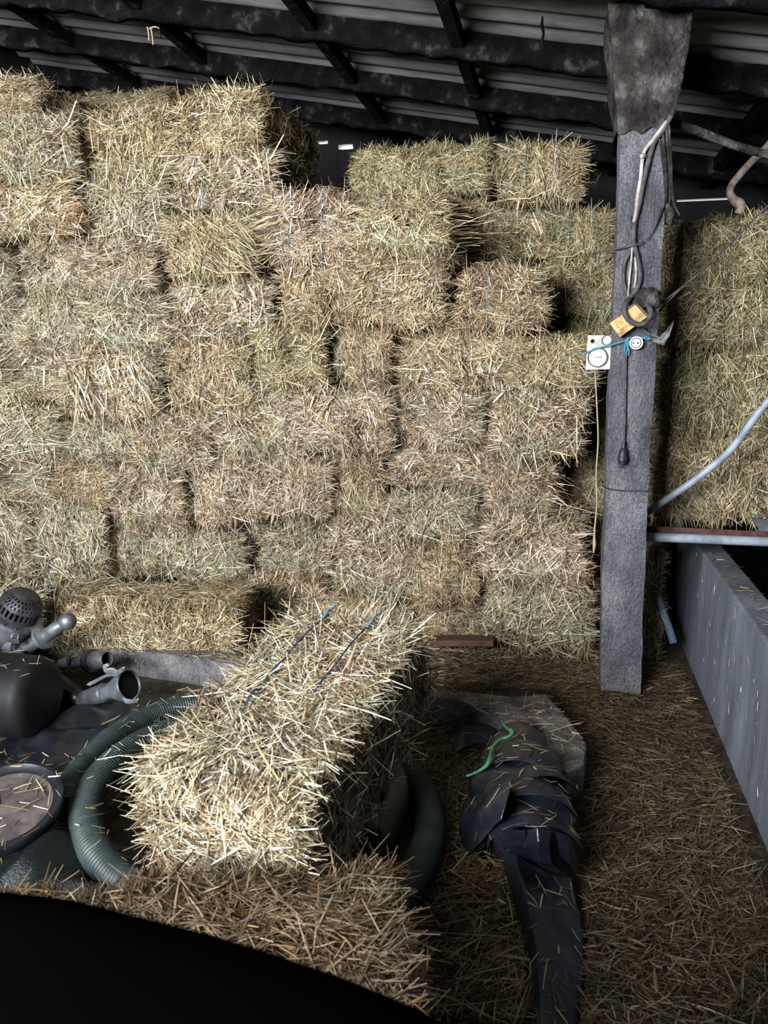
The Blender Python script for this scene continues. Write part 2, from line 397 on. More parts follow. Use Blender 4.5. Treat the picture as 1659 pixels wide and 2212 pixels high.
BALES = [
 # far left column
 (-120, 168, 82, 256, .10, 'straw bale at the top left corner of the wall, half cut by the picture edge', TB, {}),
 (85, 206, 372, 275, 1.05, 'long straw bale lying set back on top, sideways under the roof beam', (.85, .76, .62), {'long': 1}),  # tint darkened: shade under the roof put into the straw colour
 (-150, 258, 12, 388, .06, 'straw bale cut off by the left picture edge, second from the top', TG, {}),
 (14, 254, 172, 384, 0, 'pale straw bale just below the set-back sideways bale at top left', TG, {}),
 (-70, 388, 176, 522, .02, 'wide golden brown bale in the left column, third from the roof', TB, {}),
 (-150, 526, 26, 638, .34, 'shaded straw bale beside a dark hole at the left picture edge', TG, {}),
 (38, 524, 168, 632, -.02, 'small bale with a green tuft right of the dark hole at the left edge', T0, {}),
 (-110, 640, 62, 762, .03, 'greyish bale at the left picture edge, midway up the wall', TG, {}),
 (64, 634, 182, 762, .04, 'narrow upright-strawed grey green bale near the left edge, midway up', TG, {}),
 (-120, 764, 146, 868, .02, 'wide greyish bale at the left edge, above the frayed hanging straw', TG, {}),
 (-130, 870, 150, 990, .03, 'bale at the left edge below a small dark notch, lower half of the wall', TG, {}),
 (-110, 992, 108, 1085, .03, 'flattened dull bale at the left edge, two above the perforated strainer', TG, {}),
 (-120, 1087, 62, 1250, .10, 'dull bale at the left edge directly above the perforated strainer', TG, {}),
 (-130, 1252, 98, 1400, .06, 'bottom straw bale behind the slotted strainer basket at the left edge', TG, {}),
 # second column
 (175, 226, 370, 372, -.02, 'bale with hanging strands beside the tallest pile, second column from left', TY, {}),
 (176, 374, 364, 522, 0, 'bale below the one with hanging strands, second column from left', TG, {}),
 (170, 524, 358, 632, -.03, 'bright frayed bale in the second column, level with the green tuft', T0, {}),
 (184, 634, 366, 764, .02, 'grey green bale with dark hollow below it, second column from left', TG, {}),
 (148, 766, 362, 905, -.05, 'bale with long combed straw sweeping down to its lower right', T0, {}),
 (152, 907, 296, 990, .01, 'low bale under the bale with combed straw, at the left', TG, {}),
 (110, 992, 254, 1086, .01, 'small bale left of a dark slit, low in the second column', TB, {}),
 (64, 1088, 210, 1250, .01, 'bale behind the left end of the low straw block on the kerb', TG, {}),
 # third column, tallest
 (373, 186, 560, 324, -.06, 'topmost bale of the tallest pile, its dark side turned to the rear', TY, {}),
 (362, 326, 582, 456, -.03, 'bale second from the top in the tallest pile, blue twine at right', T0, {'twines': (1,)}),
 (362, 458, 560, 598, -.03, 'bale third from the top in the tallest pile', TY, {}),
 (364, 600, 572, 736, -.05, 'bale fourth from the top in the tallest pile, by the dark vertical gap', T0, {}),
 (364, 738, 540, 884, -.06, 'golden brown bale with deep vertical flakes, middle of the wall', TB, {}),
 (298, 886, 466, 1012, -.02, 'bale below the golden brown flaked bale, left of centre', T0, {}),
 (256, 1014, 402, 1130, 0, 'pinkish bale low in the wall, third column from left', TP, {}),
 (212, 1132, 334, 1252, .14, 'shaded bale peeping over the left half of the low block on the kerb', TG, {}),
 (468, 838, 648, 984, -.03, 'bale with a bright fan of straw, left of centre in the wall', T0, {}),
 (404, 986, 560, 1130, 0, 'bale above a small dark hole, low left of centre', TP, {}),
 (336, 1138, 528, 1252, .16, 'shaded bale behind the right half of the low block on the kerb', TG, {}),
 # fourth column
 (562, 414, 756, 562, -.08, 'bright bale on the first step right of the tallest pile, two blue twines', (1.1, 1.04, 1.0), {'twines': (0, 1)}),
 (600, 564, 768, 704, -.02, 'bale with greenish flakes just right of the dark vertical gap', TB, {}),
 (542, 706, 722, 836, -.03, 'bale with olive strands left of the narrow dark slit, mid wall', TO, {}),
 (650, 838, 848, 978, -.06, 'pinkish bale in the middle of the wall, under the narrow dark slit', TP, {}),
 (562, 986, 722, 1116, -.06, 'pinkish bale with a dark crack at its right end, low centre', TP, {}),
 (530, 1122, 700, 1252, .14, 'bale low in the centre, behind the far end of the leaning bale', TG, {}),
 (724, 982, 832, 1130, .03, 'narrow shaded bale right of the dark crack, low centre', TB, {}),
 (702, 1132, 890, 1290, -.05, 'bale with a pale round tuft, right above the far end of the leaning bale', T0, {}),
 # fifth column and right steps
 (766, 410, 966, 548, -.12, 'bale with straws bristling from its right end over a dark hollow', TY, {'twines': (1,)}),
 (770, 550, 986, 700, -.10, 'bale beneath the one with bristling straws', TB, {}),
 (726, 706, 850, 836, .0, 'narrow brown bale right of the narrow dark slit', TB, {}),
 (988, 574, 1182, 706, -.06, 'bale on the step under the dark hollow, two short blue twines', TB, {'twines': (0, 1)}),
 (852, 702, 1096, 842, -.05, 'wide brownish bale in the centre right of the wall', TB, {}),
 (850, 844, 1050, 968, -.06, 'bale with a pale green patch, right of the pinkish middle bale', T0, {}),
 (834, 970, 1060, 1060, -.03, 'low pinkish bale under the one with a pale green patch', TP, {}),
 (834, 1062, 1040, 1170, -.02, 'greenish bale two courses above the floor-level red plank', TG, {}),
 (1062, 992, 1212, 1112, -.04, 'bale with straws pointing right into the dark gap beside the post', TP, {}),
 (1098, 724, 1300, 840, -.16, 'yellow green bale left of the cream meter board, its top exposed', TY, {}),
 (1052, 842, 1256, 990, -.09, 'bale overhanging the dark gap, below the cream meter board', T0, {}),
 (1042, 1114, 1262, 1258, -.04, 'bale left of the foot of the dark gap beside the post', TP, {}),
 (892, 1172, 1040, 1290, 0, 'bale second from the floor, above the red plank', TB, {}),
 (1042, 1260, 1292, 1400, -.02, 'bottom bale immediately left of the concrete post foot', TG, {}),
 (892, 1292, 1040, 1392, .01, 'bottom bale standing on the red plank', TB, {}),
 (702, 1292, 890, 1400, .02, 'bottom bale hidden behind the far end of the leaning bale', TB, {}),
 (514, 1254, 700, 1400, .10, 'bottom bale in the dark recess right of the low block on the kerb', TB, {}),
 # set back at the top right
 (768, 320, 1060, 424, .75, 'long bale lying sideways at the back, just right of the daylight chinks', TO, {'long': 1}),
 (1072, 302, 1256, 438, .55, 'topmost bale at the upper right near the post, two blue twines', TY, {'twines': (0, 1)}),
 (960, 436, 1196, 556, .72, 'bale behind the bristling straws, in the shaded step at the back', TY, {}),
 (1198, 448, 1336, 560, .58, 'bale half hidden by the upper part of the post, two blue twines', TO, {'twines': (0, 1)}),
 (1192, 562, 1345, 676, .62, 'shaded bale in the hollow left of the post, above the meter board', TO, {}),
 (1200, 694, 1350, 838, .62, 'bale mostly hidden behind the meter board', TO, {}),
 (1236, 840, 1345, 985, .55, 'yellowish bale seen through the gap left of the hanging twine', TY, {}),
 (1226, 987, 1345, 1120, .55, 'yellowish bale in the gap behind the lower end of the hanging twine', TY, {}),
 (1226, 1122, 1345, 1250, .62, 'dark bale at the bottom of the gap left of the post', TO, {}),
 # right of the post
 (1408, 468, 1760, 612, 0, 'topmost long bale right of the post, sloping up under the hook pipe', TO, {'long': 1, 'Y': 4.50, 'tilt': -.10}),
 (1408, 614, 1760, 752, 0, 'long bale second from the top in the stack right of the post', TO, {'long': 1, 'Y': 4.52}),
 (1408, 754, 1760, 942, 0, 'long bale crossed by the grey blue pipe, stack right of the post', TO, {'long': 1, 'Y': 4.50}),
 (1408, 944, 1760, 1126, 0, 'lowest long bale of the right stack, resting above the red steel rail', TY, {'long': 1, 'Y': 4.48}),
 (1330, 1188, 1436, 1296, 0, 'short bale end peeping out right of the post, under the rail', TO, {'Y': 4.45}),
 (1330, 1298, 1430, 1424, 0, 'bottom bale end on the floor right of the post foot', TY, {'Y': 4.42}),
]
for r in BALES:
    x0, y0, x1, y1, off, lab, tint, kw = r
    bale_rect(x0, y0, x1, y1, off, lab, tint, flip=(bale_rect.i % 2 == 1), group='straw bales', **kw)

def strands(o, n, box_, dirm, spread, lmean, seed, label, wmean=.0045):
    rg = np.random.default_rng(seed); b = np.array(box_, float); dirm = np.array(dirm, float)
    if o.scale.x < 0: b[:, 0] = -b[::-1, 0]; dirm[0] *= -1
    P = rg.uniform(b[0], b[1], (n, 3)); D = np.array(dirm) + rg.normal(0, spread, (n, 3)); D /= np.linalg.norm(D, axis=1)[:, None]
    L = lmean * rg.lognormal(0, .35, n); P = P + D * (L * .45)[:, None]
    N = np.cross(D, rg.normal(0, 1, (n, 3))); N /= np.linalg.norm(N, axis=1)[:, None]
    v, f, c = straw_geom(P, N, D, L, wmean * rg.lognormal(0, .3, n), np.zeros(n), rg.normal(0, .2, n), rg, rg.uniform(.8, 1.15, n))
    c_ = link('frayed_straw', np_mesh('frayed_straw', v, f, np.clip(c, 0, .92)), M['straw'], o); c_['label'] = label; c_.color = o.color
def find(part): return [q for q in COL.objects if q.get('label') and part in q['label']][0]
strands(find('bristling from its right end'), 75, ((.19, -.45, -.15), (.23, .1, .13)), (1, -.35, -.05), .22, .15, 1, 'long pale straws bristling out')
strands(find('combed straw sweeping'), 260, ((-.2, -.475, -.12), (.2, -.455, .16)), (.45, -.22, -.9), .22, .15, 2, 'combed straws hanging down')
strands(find('with hanging strands beside'), 140, ((-.2, -.475, -.05), (.2, -.455, .16)), (.1, -.2, -1), .25, .14, 3, 'hanging straws')
strands(find('bright fan of straw'), 180, ((-.12, -.475, -.08), (.05, -.455, .1)), (.6, -.35, -.2), .5, .12, 4, 'pale fan of straw')
strands(find('third from the top in the tallest'), 160, ((-.15, -.475, -.1), (.2, -.455, .16)), (.7, -.3, -.7), .25, .14, 5, 'combed straws')
strands(find('straws pointing right into'), 60, ((.15, -.45, -.15), (.22, -.2, .1)), (1, -.3, -.5), .25, .13, 6, 'straws pointing into the gap')
strands(find('first step right of the tallest'), 120, ((-.23, -.475, -.14), (-.1, -.44, .14)), (-.8, -.4, -.4), .3, .12, 7, 'pale straws at the left edge')
# hero bales ----------------------------------------------------------------
WISP = []
for k in range(4):
    rg = np.random.default_rng(700 + k); n = 70
    P_ = np.stack([rg.uniform(-.23, .23, n), rg.uniform(-.472, -.455, n), np.where(rg.random(n) < .5, rg.uniform(-.20, -.10, n), rg.uniform(-.16, .17, n))], 1)
    D_ = np.stack([rg.normal(0, .6, n), rg.normal(-.12, .16, n), rg.normal(-.75, .5, n)], 1); D_ /= np.linalg.norm(D_, axis=1)[:, None]
    N_ = np.cross(D_, rg.normal(0, 1, (n, 3))); N_ /= np.linalg.norm(N_, axis=1)[:, None]
    v_, f_, c_ = straw_geom(P_, N_, D_, .12 * rg.lognormal(0, .3, n), .0042 * rg.lognormal(0, .3, n), np.zeros(n), rg.normal(0, .2, n), rg, rg.uniform(.75, 1.15, n))
    WISP.append(np_mesh('frayed_straw', v_, f_, np.clip(c_, 0, .92)))
for k, q in enumerate([q for q in COL.objects if q.name.split('.')[0] == 'straw_bale' and q.data.name.split('.')[0] == 'straw_bale' and q.dimensions.x < .75]):
    if random.random() < .72 and not any(ch.name.startswith('frayed') for ch in q.children):
        c_ = link('frayed_straw', WISP[k % 4], M['straw'], q); c_.color = q.color; c_['label'] = 'loose frayed straws'
# low block lying behind the kerb
A = atZ(100, 1312, .37); B_ = atZ(505, 1316, .37)
kl = (B_ - A).length
hb = Bale(kl, .46, .37, 71, rough=.012, flake=(0, .12))
o = link('straw_bale', hb.build('straw_bale', {FR: 15000, TOP: 12500, RT: 7000, LT: 4500}, lmean=.075, wmean=.0036, pref={FR: 1.57}, elev=9), M['straw'])
d = (B_ - A).normalized()
o.rotation_euler = (0, 0, math.atan2(d.y, d.x))
nrm = Vector((-d.y, d.x, 0))
o.location = (A + B_) / 2 + nrm * .235 - Vector((0, 0, .185)); o.color = (1.0, .93, .78, 1)
tag(o, 'low golden straw bale lying lengthwise behind the concrete kerb at the left', 'bale', 'straw bales')
KERB_BALE = o

# leaning bale in front
M0 = camw(-.443, 1.845, .564); M1 = camw(-.1035, 2.655, .735)
ly = (M1 - M0).normalized(); lx = ly.cross(Vector((0, 0, 1))).normalized(); lz = lx.cross(ly)
hb = Bale(.49, .92, .36, 81, rough=.012, r=.055)
me = hb.build('straw_bale', {FR: 19000, TOP: 16500, RT: 10000, LT: 8000, (1, 1): 5000, (2, -1): 1500}, lmean=.08, wmean=.0037, fringe=.18, elev=12)
o = link('straw_bale', me, M['straw'])
c = (M0 + M1) / 2 - lz * .18
o.matrix_world = Matrix(((lx.x, ly.x, lz.x, c.x), (lx.y, ly.y, lz.y, c.y), (lx.z, ly.z, lz.z, c.z), (0, 0, 0, 1)))
o.color = (1.08, 1.06, 1.0, 1)
tag(o, 'straw bale lying askew in front of the wall, two dark blue twines along top', 'bale', 'straw bales')
for k, x in enumerate((-.095, .085)):
    pts = [(x, -.06, .20), (x, .0, .217), (x + .002, .1, .218), (x - .002, .22, .219), (x, .33, .216), (x + .004, .42, .205)]
    if k == 0: pts = [(x, -.16, .195), (x, -.09, .216)] + pts
    t_ = link('twine', tube('twine', pts, .0034, 6, 6), M['twinedark'], o); t_['label'] = 'dark blue twine'
    kn = tube('twine_knot', [(x, .36, .212), (x + .01, .40, .225), (x + .004, .43, .22), (x + .018, .45, .234)], .005, 6, 5)
    kn_ = link('knot', kn, M['twine'], t_); kn_['label'] = 'frayed bright blue knot'

# nearest bale, bottom of the picture
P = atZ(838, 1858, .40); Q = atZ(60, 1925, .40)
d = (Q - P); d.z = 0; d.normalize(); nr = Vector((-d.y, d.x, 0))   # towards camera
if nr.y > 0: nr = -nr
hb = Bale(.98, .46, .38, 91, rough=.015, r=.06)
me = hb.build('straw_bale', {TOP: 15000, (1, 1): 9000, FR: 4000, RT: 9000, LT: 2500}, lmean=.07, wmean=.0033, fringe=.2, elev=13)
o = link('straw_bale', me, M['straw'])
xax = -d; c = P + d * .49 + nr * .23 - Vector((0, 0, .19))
o.rotation_euler = (0, 0, math.atan2(xax.y, xax.x)); o.location = c; o.color = (.42, .35, .29, 1)  # brown straw, tinted darker still to put the foreground shade into its colour
tag(o, 'nearest straw bale, brownish, shade-darkened and frayed, lying across the bottom of the picture', 'bale', 'straw bales')
for (x, l) in ((-.24, .16), (.10, .12)):
    t_ = link('twine', tube('twine', [(x - l * .6, -.1, .198), (x, -.07, .206), (x + l * .5, -.05, .2)], .0025, 6, 6), M['twinedark'], o)
    t_['label'] = 'dark blue twine'

# ------------------------------------------------------------------ setting
def grid_mesh(name, x0, x1, nx, y0, y1, ny, fz, smooth=True):
    X, Y = np.meshgrid(np.linspace(x0, x1, nx), np.linspace(y0, y1, ny), indexing='ij')
    Z = fz(X, Y); V = np.stack([X, Y, Z], -1).reshape(-1, 3)
    i = np.arange(nx - 1)[:, None] * ny + np.arange(ny - 1)[None]
    F = np.stack([i, i + ny, i + ny + 1, i + 1], -1).reshape(-1, 4)
    return np_mesh(name, V, F, smooth=smooth)
def struct(name, me, m):
    return tag(link(name, me, m), kind='structure')

struct('floor', box('floor', (-4.5, -3, -.2), (4.2, 7.0, 0)), M['earth'])
ROOF = lambda x: 3.27 - .19 * x
# corrugated roof sheets
def roofmesh():
    y = np.arange(-3.0, 7.0, .0225); n = len(y)
    z = .022 * np.cos(2 * np.pi * y / .177)
    V, F = [], []
    for x in (-4.6, 4.3):
        for th in (0, .008):
            V += [(x, yy, ROOF(x) + zz + .03 + th) for yy, zz in zip(y, z)]
    for i in range(n - 1):
        F.append((i, i + 1, 2 * n + i + 1, 2 * n + i)); F.append((n + i, 3 * n + i, 3 * n + i + 1, n + i + 1))
    me = bpy.data.meshes.new('ceiling'); me.from_pydata(V, [], F)
    for p in me.polygons: p.use_smooth = True
    return me
struct('ceiling', roofmesh(), M['sheet'])
# back wall with daylight chinks under the eaves
def wallback():
    holes = []
    for (a, b, c_, d_) in ((681, 303, 708, 312), (731, 311, 762, 323), (1462, 426, 1592, 436)):
        p = atY(a, d_, 6.85); q = atY(c_, b, 6.85); holes.append((p.x, q.x, p.z, q.z))
    xs = sorted({-4.5, 4.2} | {h[0] for h in holes} | {h[1] for h in holes})
    zs = sorted({0., 4.4} | {h[2] for h in holes} | {h[3] for h in holes})
    bm = bmesh.new()
    for i in range(len(xs) - 1):
        for j in range(len(zs) - 1):
            mx_, mz_ = (xs[i] + xs[i + 1]) / 2, (zs[j] + zs[j + 1]) / 2
            if any(h[0] < mx_ < h[1] and h[2] < mz_ < h[3] for h in holes): continue
            r = bmesh.ops.create_cube(bm, size=1)
            for v in r['verts']:
                v.co = Vector((mx_ + v.co.x * (xs[i + 1] - xs[i]), 6.9 + v.co.y * .1, mz_ + v.co.z * (zs[j + 1] - zs[j])))
    return bm_mesh('wall_back', bm)
struct('wall_back', wallback(), M['darkwall'])
struct('wall_left', box('wall_left', (-4.6, -3, 0), (-4.5, 7.6, 4.5)), M['darkwall'])
struct('wall_right', box('wall_right', (4.2, -3, 0), (4.3, 7.6, 3.2)), M['darkwall'])
# front wall behind the camera; barn door opening, lower part added to block light
OPX0, OPX1, OPZ0, OPZ1 = -3.9, -1.0, 1.6, 3.75
bm = bmesh.new()
for lo, hi in (((-4.5, 0), (4.2, OPZ0)), ((-4.5, OPZ1), (4.2, 4.6)), ((-4.5, OPZ0), (OPX0, OPZ1)), ((OPX1, OPZ0), (4.2, OPZ1))):
    r = bmesh.ops.create_cube(bm, size=1)
    for v in r['verts']:
        v.co = Vector(((lo[0] + hi[0]) / 2 + v.co.x * (hi[0] - lo[0]), -2.05 + v.co.y * .12, (lo[1] + hi[1]) / 2 + v.co.z * (hi[1] - lo[1])))
struct('wall_front', bm_mesh('wall_front', bm), M['darkwall'])

# roof beams (run across), battens (run into depth)
wb = Wave(30, 12, 5); wb2 = Wave(9, 8, 6)
def beam_mesh(name, Y, x0, x1, hgt, wid):
    n = int((x1 - x0) / .03); xs = np.linspace(x0, x1, n); V = []; prof = [(-.5, 0), (-.5, -.5), (-.5, -.85), (-.42, -1), (0, -1), (.42, -1), (.5, -.85), (.5, 0)]
    k = len(prof)
    for x in xs:
        for (a, b) in prof: V.append((x, Y + a * wid, ROOF(x) - .005 + b * hgt))
    V = np.array(V); low = np.array([p[1] < -.4 for p in prof] * n)
    d = .010 * wb(V) + .008 * wb2(V); V[low, 2] += np.minimum(d[low], .012); V[:, 1] += .006 * wb(V + 3)
    i = np.arange(n - 1)[:, None] * k + np.arange(k - 1)[None]
    F = np.stack([i, i + k, i + k + 1, i + 1], -1).reshape(-1, 4)
    return np_mesh(name, V, F, smooth=True)
BL = ['dusty roof beam nearest overhead, only its right part in the picture', 'long dusty roof beam across the top of the picture', 'second dusty roof beam, just above the tallest pile of bales', 'rearmost roof beam, in deep shade over the daylight chinks']
for i, Y in enumerate((3.62, 4.52, 5.37, 6.25)):
    o = link('roof_beam', beam_mesh('roof_beam', Y, -4.5, 4.2, .125, .09), M['beam'])
    tag(o, BL[i], 'beam', 'roof beams')
# dangling dusty straw under the beams is part of the beams' dirt: short cobweb strands
BT = ['dark roof batten at far left, running back under the sheets', 'dark roof batten above the left bales', 'dark roof batten above the tallest pile', 'dark roof batten above the middle of the picture', 'dark roof batten just left of the post top', 'dark roof batten right of the post top']
for i, X in enumerate((-3.5, -2.5, -1.45, -.63, .30, 1.0)):
    z = ROOF(X)
    me = prism('roof_batten', [(X - .035, -2, z - .012), (X + .035, -2, z - .020), (X + .035, -2, z - .10), (X - .035, -2, z - .09)], (0, 8.8, 0), .006)
    tag(link('roof_batten', me, M['beam']), BT[i], 'batten', 'roof battens')

# concrete trough wall at right
XW = .76
me = prism('trough_wall', [(XW - .015, 1.0, 0), (XW + .13, 1.0, 0), (XW + .13, 1.0, .655), (XW, 1.0, .655)], (0, 4.3, 0), .01)
bm = bmesh.new(); bm.from_mesh(me)
bmesh.ops.bisect_plane
struct('wall_low_right', bm_mesh('wall_low_right', bm), M['trough'])

# kerb of the pit: one cast concrete edge with a turned corner
ztop = .144
KO = [(-220, 1372), (95, 1377), (300, 1385), (520, 1413), (760, 1452), (960, 1488), (1110, 1504), (1180, 1497), (1236, 1560), (1268, 1606), (1262, 1650), (1225, 1668), (1160, 1640), (1172, 1600), (1172, 1566), (1150, 1545), (960, 1507), (760, 1474), (520, 1437), (300, 1406), (100, 1394), (-220, 1390)]
pts = [atZ(x, y, ztop) for x, y in KO]
bm = bmesh.new(); vs = [bm.verts.new(p) for p in pts]; f = bm.faces.new(vs)
r = bmesh.ops.extrude_face_region(bm, geom=[f])
bmesh.ops.translate(bm, verts=[e for e in r['geom'] if isinstance(e, bmesh.types.BMVert)], vec=(0, 0, -ztop))
bmesh.ops.bevel(bm, geom=[e for e in bm.edges if all(v.co.z > .1 for v in e.verts)], offset=.012, segments=3, affect='EDGES', profile=.5)
struct('trim_kerb', bm_mesh('trim_kerb', bm, True), M['concrete'])
shade_auto(bpy.data.objects['trim_kerb'], 50)

# ------------------------------------------------------------------ concrete post
PY = 3.78
rows = [(-90, 1316, 1515), (0, 1320, 1482), (60, 1328, 1478), (120, 1335, 1474), (180, 1338, 1468), (230, 1340, 1458), (270, 1340, 1448), (330, 1339, 1443), (420, 1336, 1437), (520, 1333, 1432), (650, 1326, 1424), (800, 1318, 1415), (950, 1312, 1406), (1100, 1308, 1398), (1250, 1302, 1393), (1400, 1298, 1388), (1492, 1297, 1384)]
def post_mesh(ylo, yhi, depth, name, rnd=.012, rough=.002, grow=0., freq=40, hn=14, roundp=0.):
    ry = np.linspace(ylo, yhi, int(abs(yhi - ylo) / 9)); R = np.array(rows, float)
    l = np.interp(ry, R[:, 0], R[:, 1]); rr = np.interp(ry, R[:, 0], R[:, 2])
    w1 = Wave(freq, 14, 31); w2 = Wave(freq * .35, 10, 32); V = []
    t = np.linspace(0, 1, hn)
    for y, a, b in zip(ry, l, rr):
        pa = atY(a, y, PY); pb = atY(b, y, PY); z = (pa.z + pb.z) / 2
        ring = []
        for k in t: ring.append((pa.x + (pb.x - pa.x) * k, PY + roundp * (abs(2 * k - 1) ** 3), z))
        for k in np.linspace(.1, 1, 7): ring.append((pb.x, PY + roundp + k * depth, z))
        for k in t[1:]: ring.append((pb.x + (pa.x - pb.x) * k, PY + depth + roundp, z))
        for k in np.linspace(.9, .1, 6): ring.append((pa.x, PY + roundp + k * depth, z))
        V.append(ring)
    V = np.array(V); n, k, _ = V.shape
    c = V.mean(1, keepdims=True); out = V - c; out[:, :, 2] = 0; out /= np.linalg.norm(out, axis=2, keepdims=True)
    f = V.reshape(-1, 3); d = (rough * (w1(f) + 1.6 * w2(f)) + grow).reshape(n, k, 1)
    V = V + out * d
    i = np.arange(n - 1)[:, None] * k + np.arange(k)[None]; j = np.arange(n - 1)[:, None] * k + (np.arange(k)[None] + 1) % k
    F = np.stack([i, j, j + k, i + k], -1).reshape(-1, 4)
    return np_mesh(name, V.reshape(-1, 3), F, smooth=True)
post = empty('concrete_post', (atY(1341, 1490, PY).x, PY + .1, 0))
o = child('shaft', post_mesh(250, 1494, .2, 'shaft', rough=.0018), M['post'], post)
shade_auto(o, 50)
hm = post_mesh(-2, 288, .26, 'haunch', rough=.009, grow=.020, freq=26, roundp=0., hn=20)
wz = Wave(60, 10, 41); co_ = np.zeros(len(hm.vertices) * 3, dtype=np.float32); hm.vertices.foreach_get('co', co_); co_ = co_.reshape(-1, 3)
kk = np.clip((2.72 - co_[:, 2]) / .14, 0, 1); co_[:, 2] += kk * (.030 * wz(co_ * np.array([1, 1, .1])) + .25 * (co_[:, 0] - .36) * -.5)
hm.vertices.foreach_set('co', co_.ravel()); hm.update()
child('haunch', hm, M['dust'], post, 'widening top caked in grey dust and cobweb')
tag(post, 'grey concrete post standing on the straw floor, its top caked in dust', 'post')

F_ = PY - .012   # just in front of the post face
def pp(x, y, d=0.): return atY(x, y, F_ - d)
# cables on the post
g = empty('cable_bundle', pp(1372, 521))
child('thick_cable', tube('thick_cable', [pp(*q, .006) for q in ((1450, 250), (1435, 277), (1415, 304), (1403, 340), (1390, 395), (1380, 446), (1371, 480), (1369, 521), (1378, 560), (1383, 594), (1378, 619), (1364, 639))] +
      [pp(1350, 661, .05), pp(1351, 681, .075), pp(1363, 695, .08), pp(1382, 701, .08), pp(1399, 693, .075), pp(1406, 675, .06), pp(1399, 658, .03), pp(1388, 645, .01)], .0115, 12, 8), M['cable'], g)
child('loop_cable', tube('loop_cable', [pp(*q, .004) for q in ((1366, 505), (1358, 490), (1361, 470))] + [pp(1360, 540), pp(1350, 566), pp(1347, 600), pp(1352, 628), pp(1362, 640)], .009, 10, 8), M['cable'], g)
child('conduit', tube('conduit', [pp(*q, .012) for q in ((1440, 262), (1411, 302), (1393, 325), (1387, 350), (1384, 385), (1378, 420), (1374, 455), (1369, 480))], .0085, 10, 8), M['conduit'], g, 'cream plastic conduit')
child('conduit_clip', lathe('conduit_clip', pp(1391, 337, .012), pp(1386, 337, .032), [(0, .011), (.6, .011), (1, .008)], 14), M['conduit'], g)
child('wire', tube('wire', [pp(*q, .008) for q in ((1366, 528), (1364, 560), (1360, 600), (1356, 650))], .0045, 8, 6), M['conduit'], g, 'thin cream wire')
child('wire', tube('wire', [pp(*q, .008) for q in ((1372, 555), (1374, 585), (1373, 605), (1370, 622))], .005, 8, 6), M['conduit'], g, 'thin cream wire')
tag(g, 'bundle of dusty cables and cream conduit running down the post to a ring', 'cable')
# dusty strands on the post's right edge
g = empty('cobweb_strand', pp(1446, 420))
for q in ([(1438, 262), (1442, 310), (1446, 370), (1448, 420), (1443, 455)], [(1445, 265), (1449, 340), (1451, 400), (1456, 440), (1470, 468)], [(1432, 290), (1437, 350), (1440, 410), (1434, 440), (1416, 490), (1397, 520)], [(1424, 300), (1434, 360), (1439, 420)]):
    child('strand', tube('strand', [pp(x, y, .004) for x, y in q], .006, 7, 6, radii=[.004, .0075, .006, .007, .003, .002][:len(q)]), M['dust'], g)
child('cobweb_rag', tube('cobweb_rag', [pp(1441, 440), pp(1447, 460, .01), pp(1446, 478, .01), pp(1451, 500)], .01, 8, 6, radii=[.008, .02, .014, .004]), M['dust'], g)
tag(g, 'hanging dusty cobweb strands on the right edge of the post', 'cobweb')
g = tag(link('cord', tube('cord', [pp(1280, 548, -.05), pp(1310, 542, .0), pp(1340, 536, .012), (pp(1366, 531, .02)), pp(1378, 528, .02), pp(1390, 522, .004)], .004, 8, 6), M['cable']), 'thin grey cord crossing the post above the yellow block', 'cord')

# yellow block tied across the post
q = [(1317, 698), (1372, 658), (1398, 685), (1340, 729)]
f3 = [pp(x, y, .050) for x, y in q]
yb = empty('yellow_block', pp(1358, 694, .03))
child('block', prism('block', f3, (0, .045, 0), .003), M['yellow'], yb)
e = [pp(1317, 697, .051), pp(1371, 658, .051), pp(1369, 655, .051), pp(1315, 694, .051)]
child('wood_edge', prism('wood_edge', e, (0, .046, 0)), M['brown'], yb, 'brown edge strip')
e = [pp(1372, 658, .051), pp(1398, 685, .051), pp(1402, 682, .051), pp(1376, 654, .051)]
child('wood_edge', prism('wood_edge', e, (0, .046, 0)), M['brown'], yb, 'brown edge strip')
bm = bmesh.new()
for (x, y, w) in ((1333, 703, 3), (1336, 707, 4), (1339, 711, 4), (1342, 713, 3), (1334, 708, 2)):
    r = bmesh.ops.create_cube(bm, size=1); c = pp(x, y, .0512)
    for v in r['verts']: v.co = c + Vector((v.co.x * .0022 * w * .5, v.co.y * .001, v.co.z * .0035))
child('stamp', bm_mesh('stamp', bm), M['brown'], yb, 'small dark stamped mark')
tag(yb, 'yellow wooden block hung askew on the post, held by the black cable ring', 'block')
# clump of dusty cobweb above block
wv = Wave(60, 12, 77); wv2 = Wave(25, 8, 78)
def blob(name, c, s, amp, seed=0, n=28, m=18, freq=1.):
    V = []
    for i in range(m + 1):
        th = math.pi * i / m
        for k in range(n):
            ph = 2 * math.pi * k / n; V.append((math.sin(th) * math.cos(ph), math.sin(th) * math.sin(ph), math.cos(th)))
    V = np.array(V); w_ = Wave(3.5 * freq, 10, seed); w2_ = Wave(9 * freq, 12, seed + 1)
    V = V * (1 + amp * (w_(V) + .6 * w2_(V)))[:, None]; V = V * np.array(s) + np.array(c)
    i = np.arange(m)[:, None] * n + np.arange(n)[None]; j = np.arange(m)[:, None] * n + (np.arange(n)[None] + 1) % n
    return np_mesh(name, V, np.stack([i, i + n, j + n, j], -1).reshape(-1, 4), smooth=True)
tag(link('dust_clump', blob('dust_clump', pp(1397, 645, .015), (.045, .025, .05), .28, 4), M['dust']), 'grey clump of dust and cobweb on the post above the yellow block', 'dust')

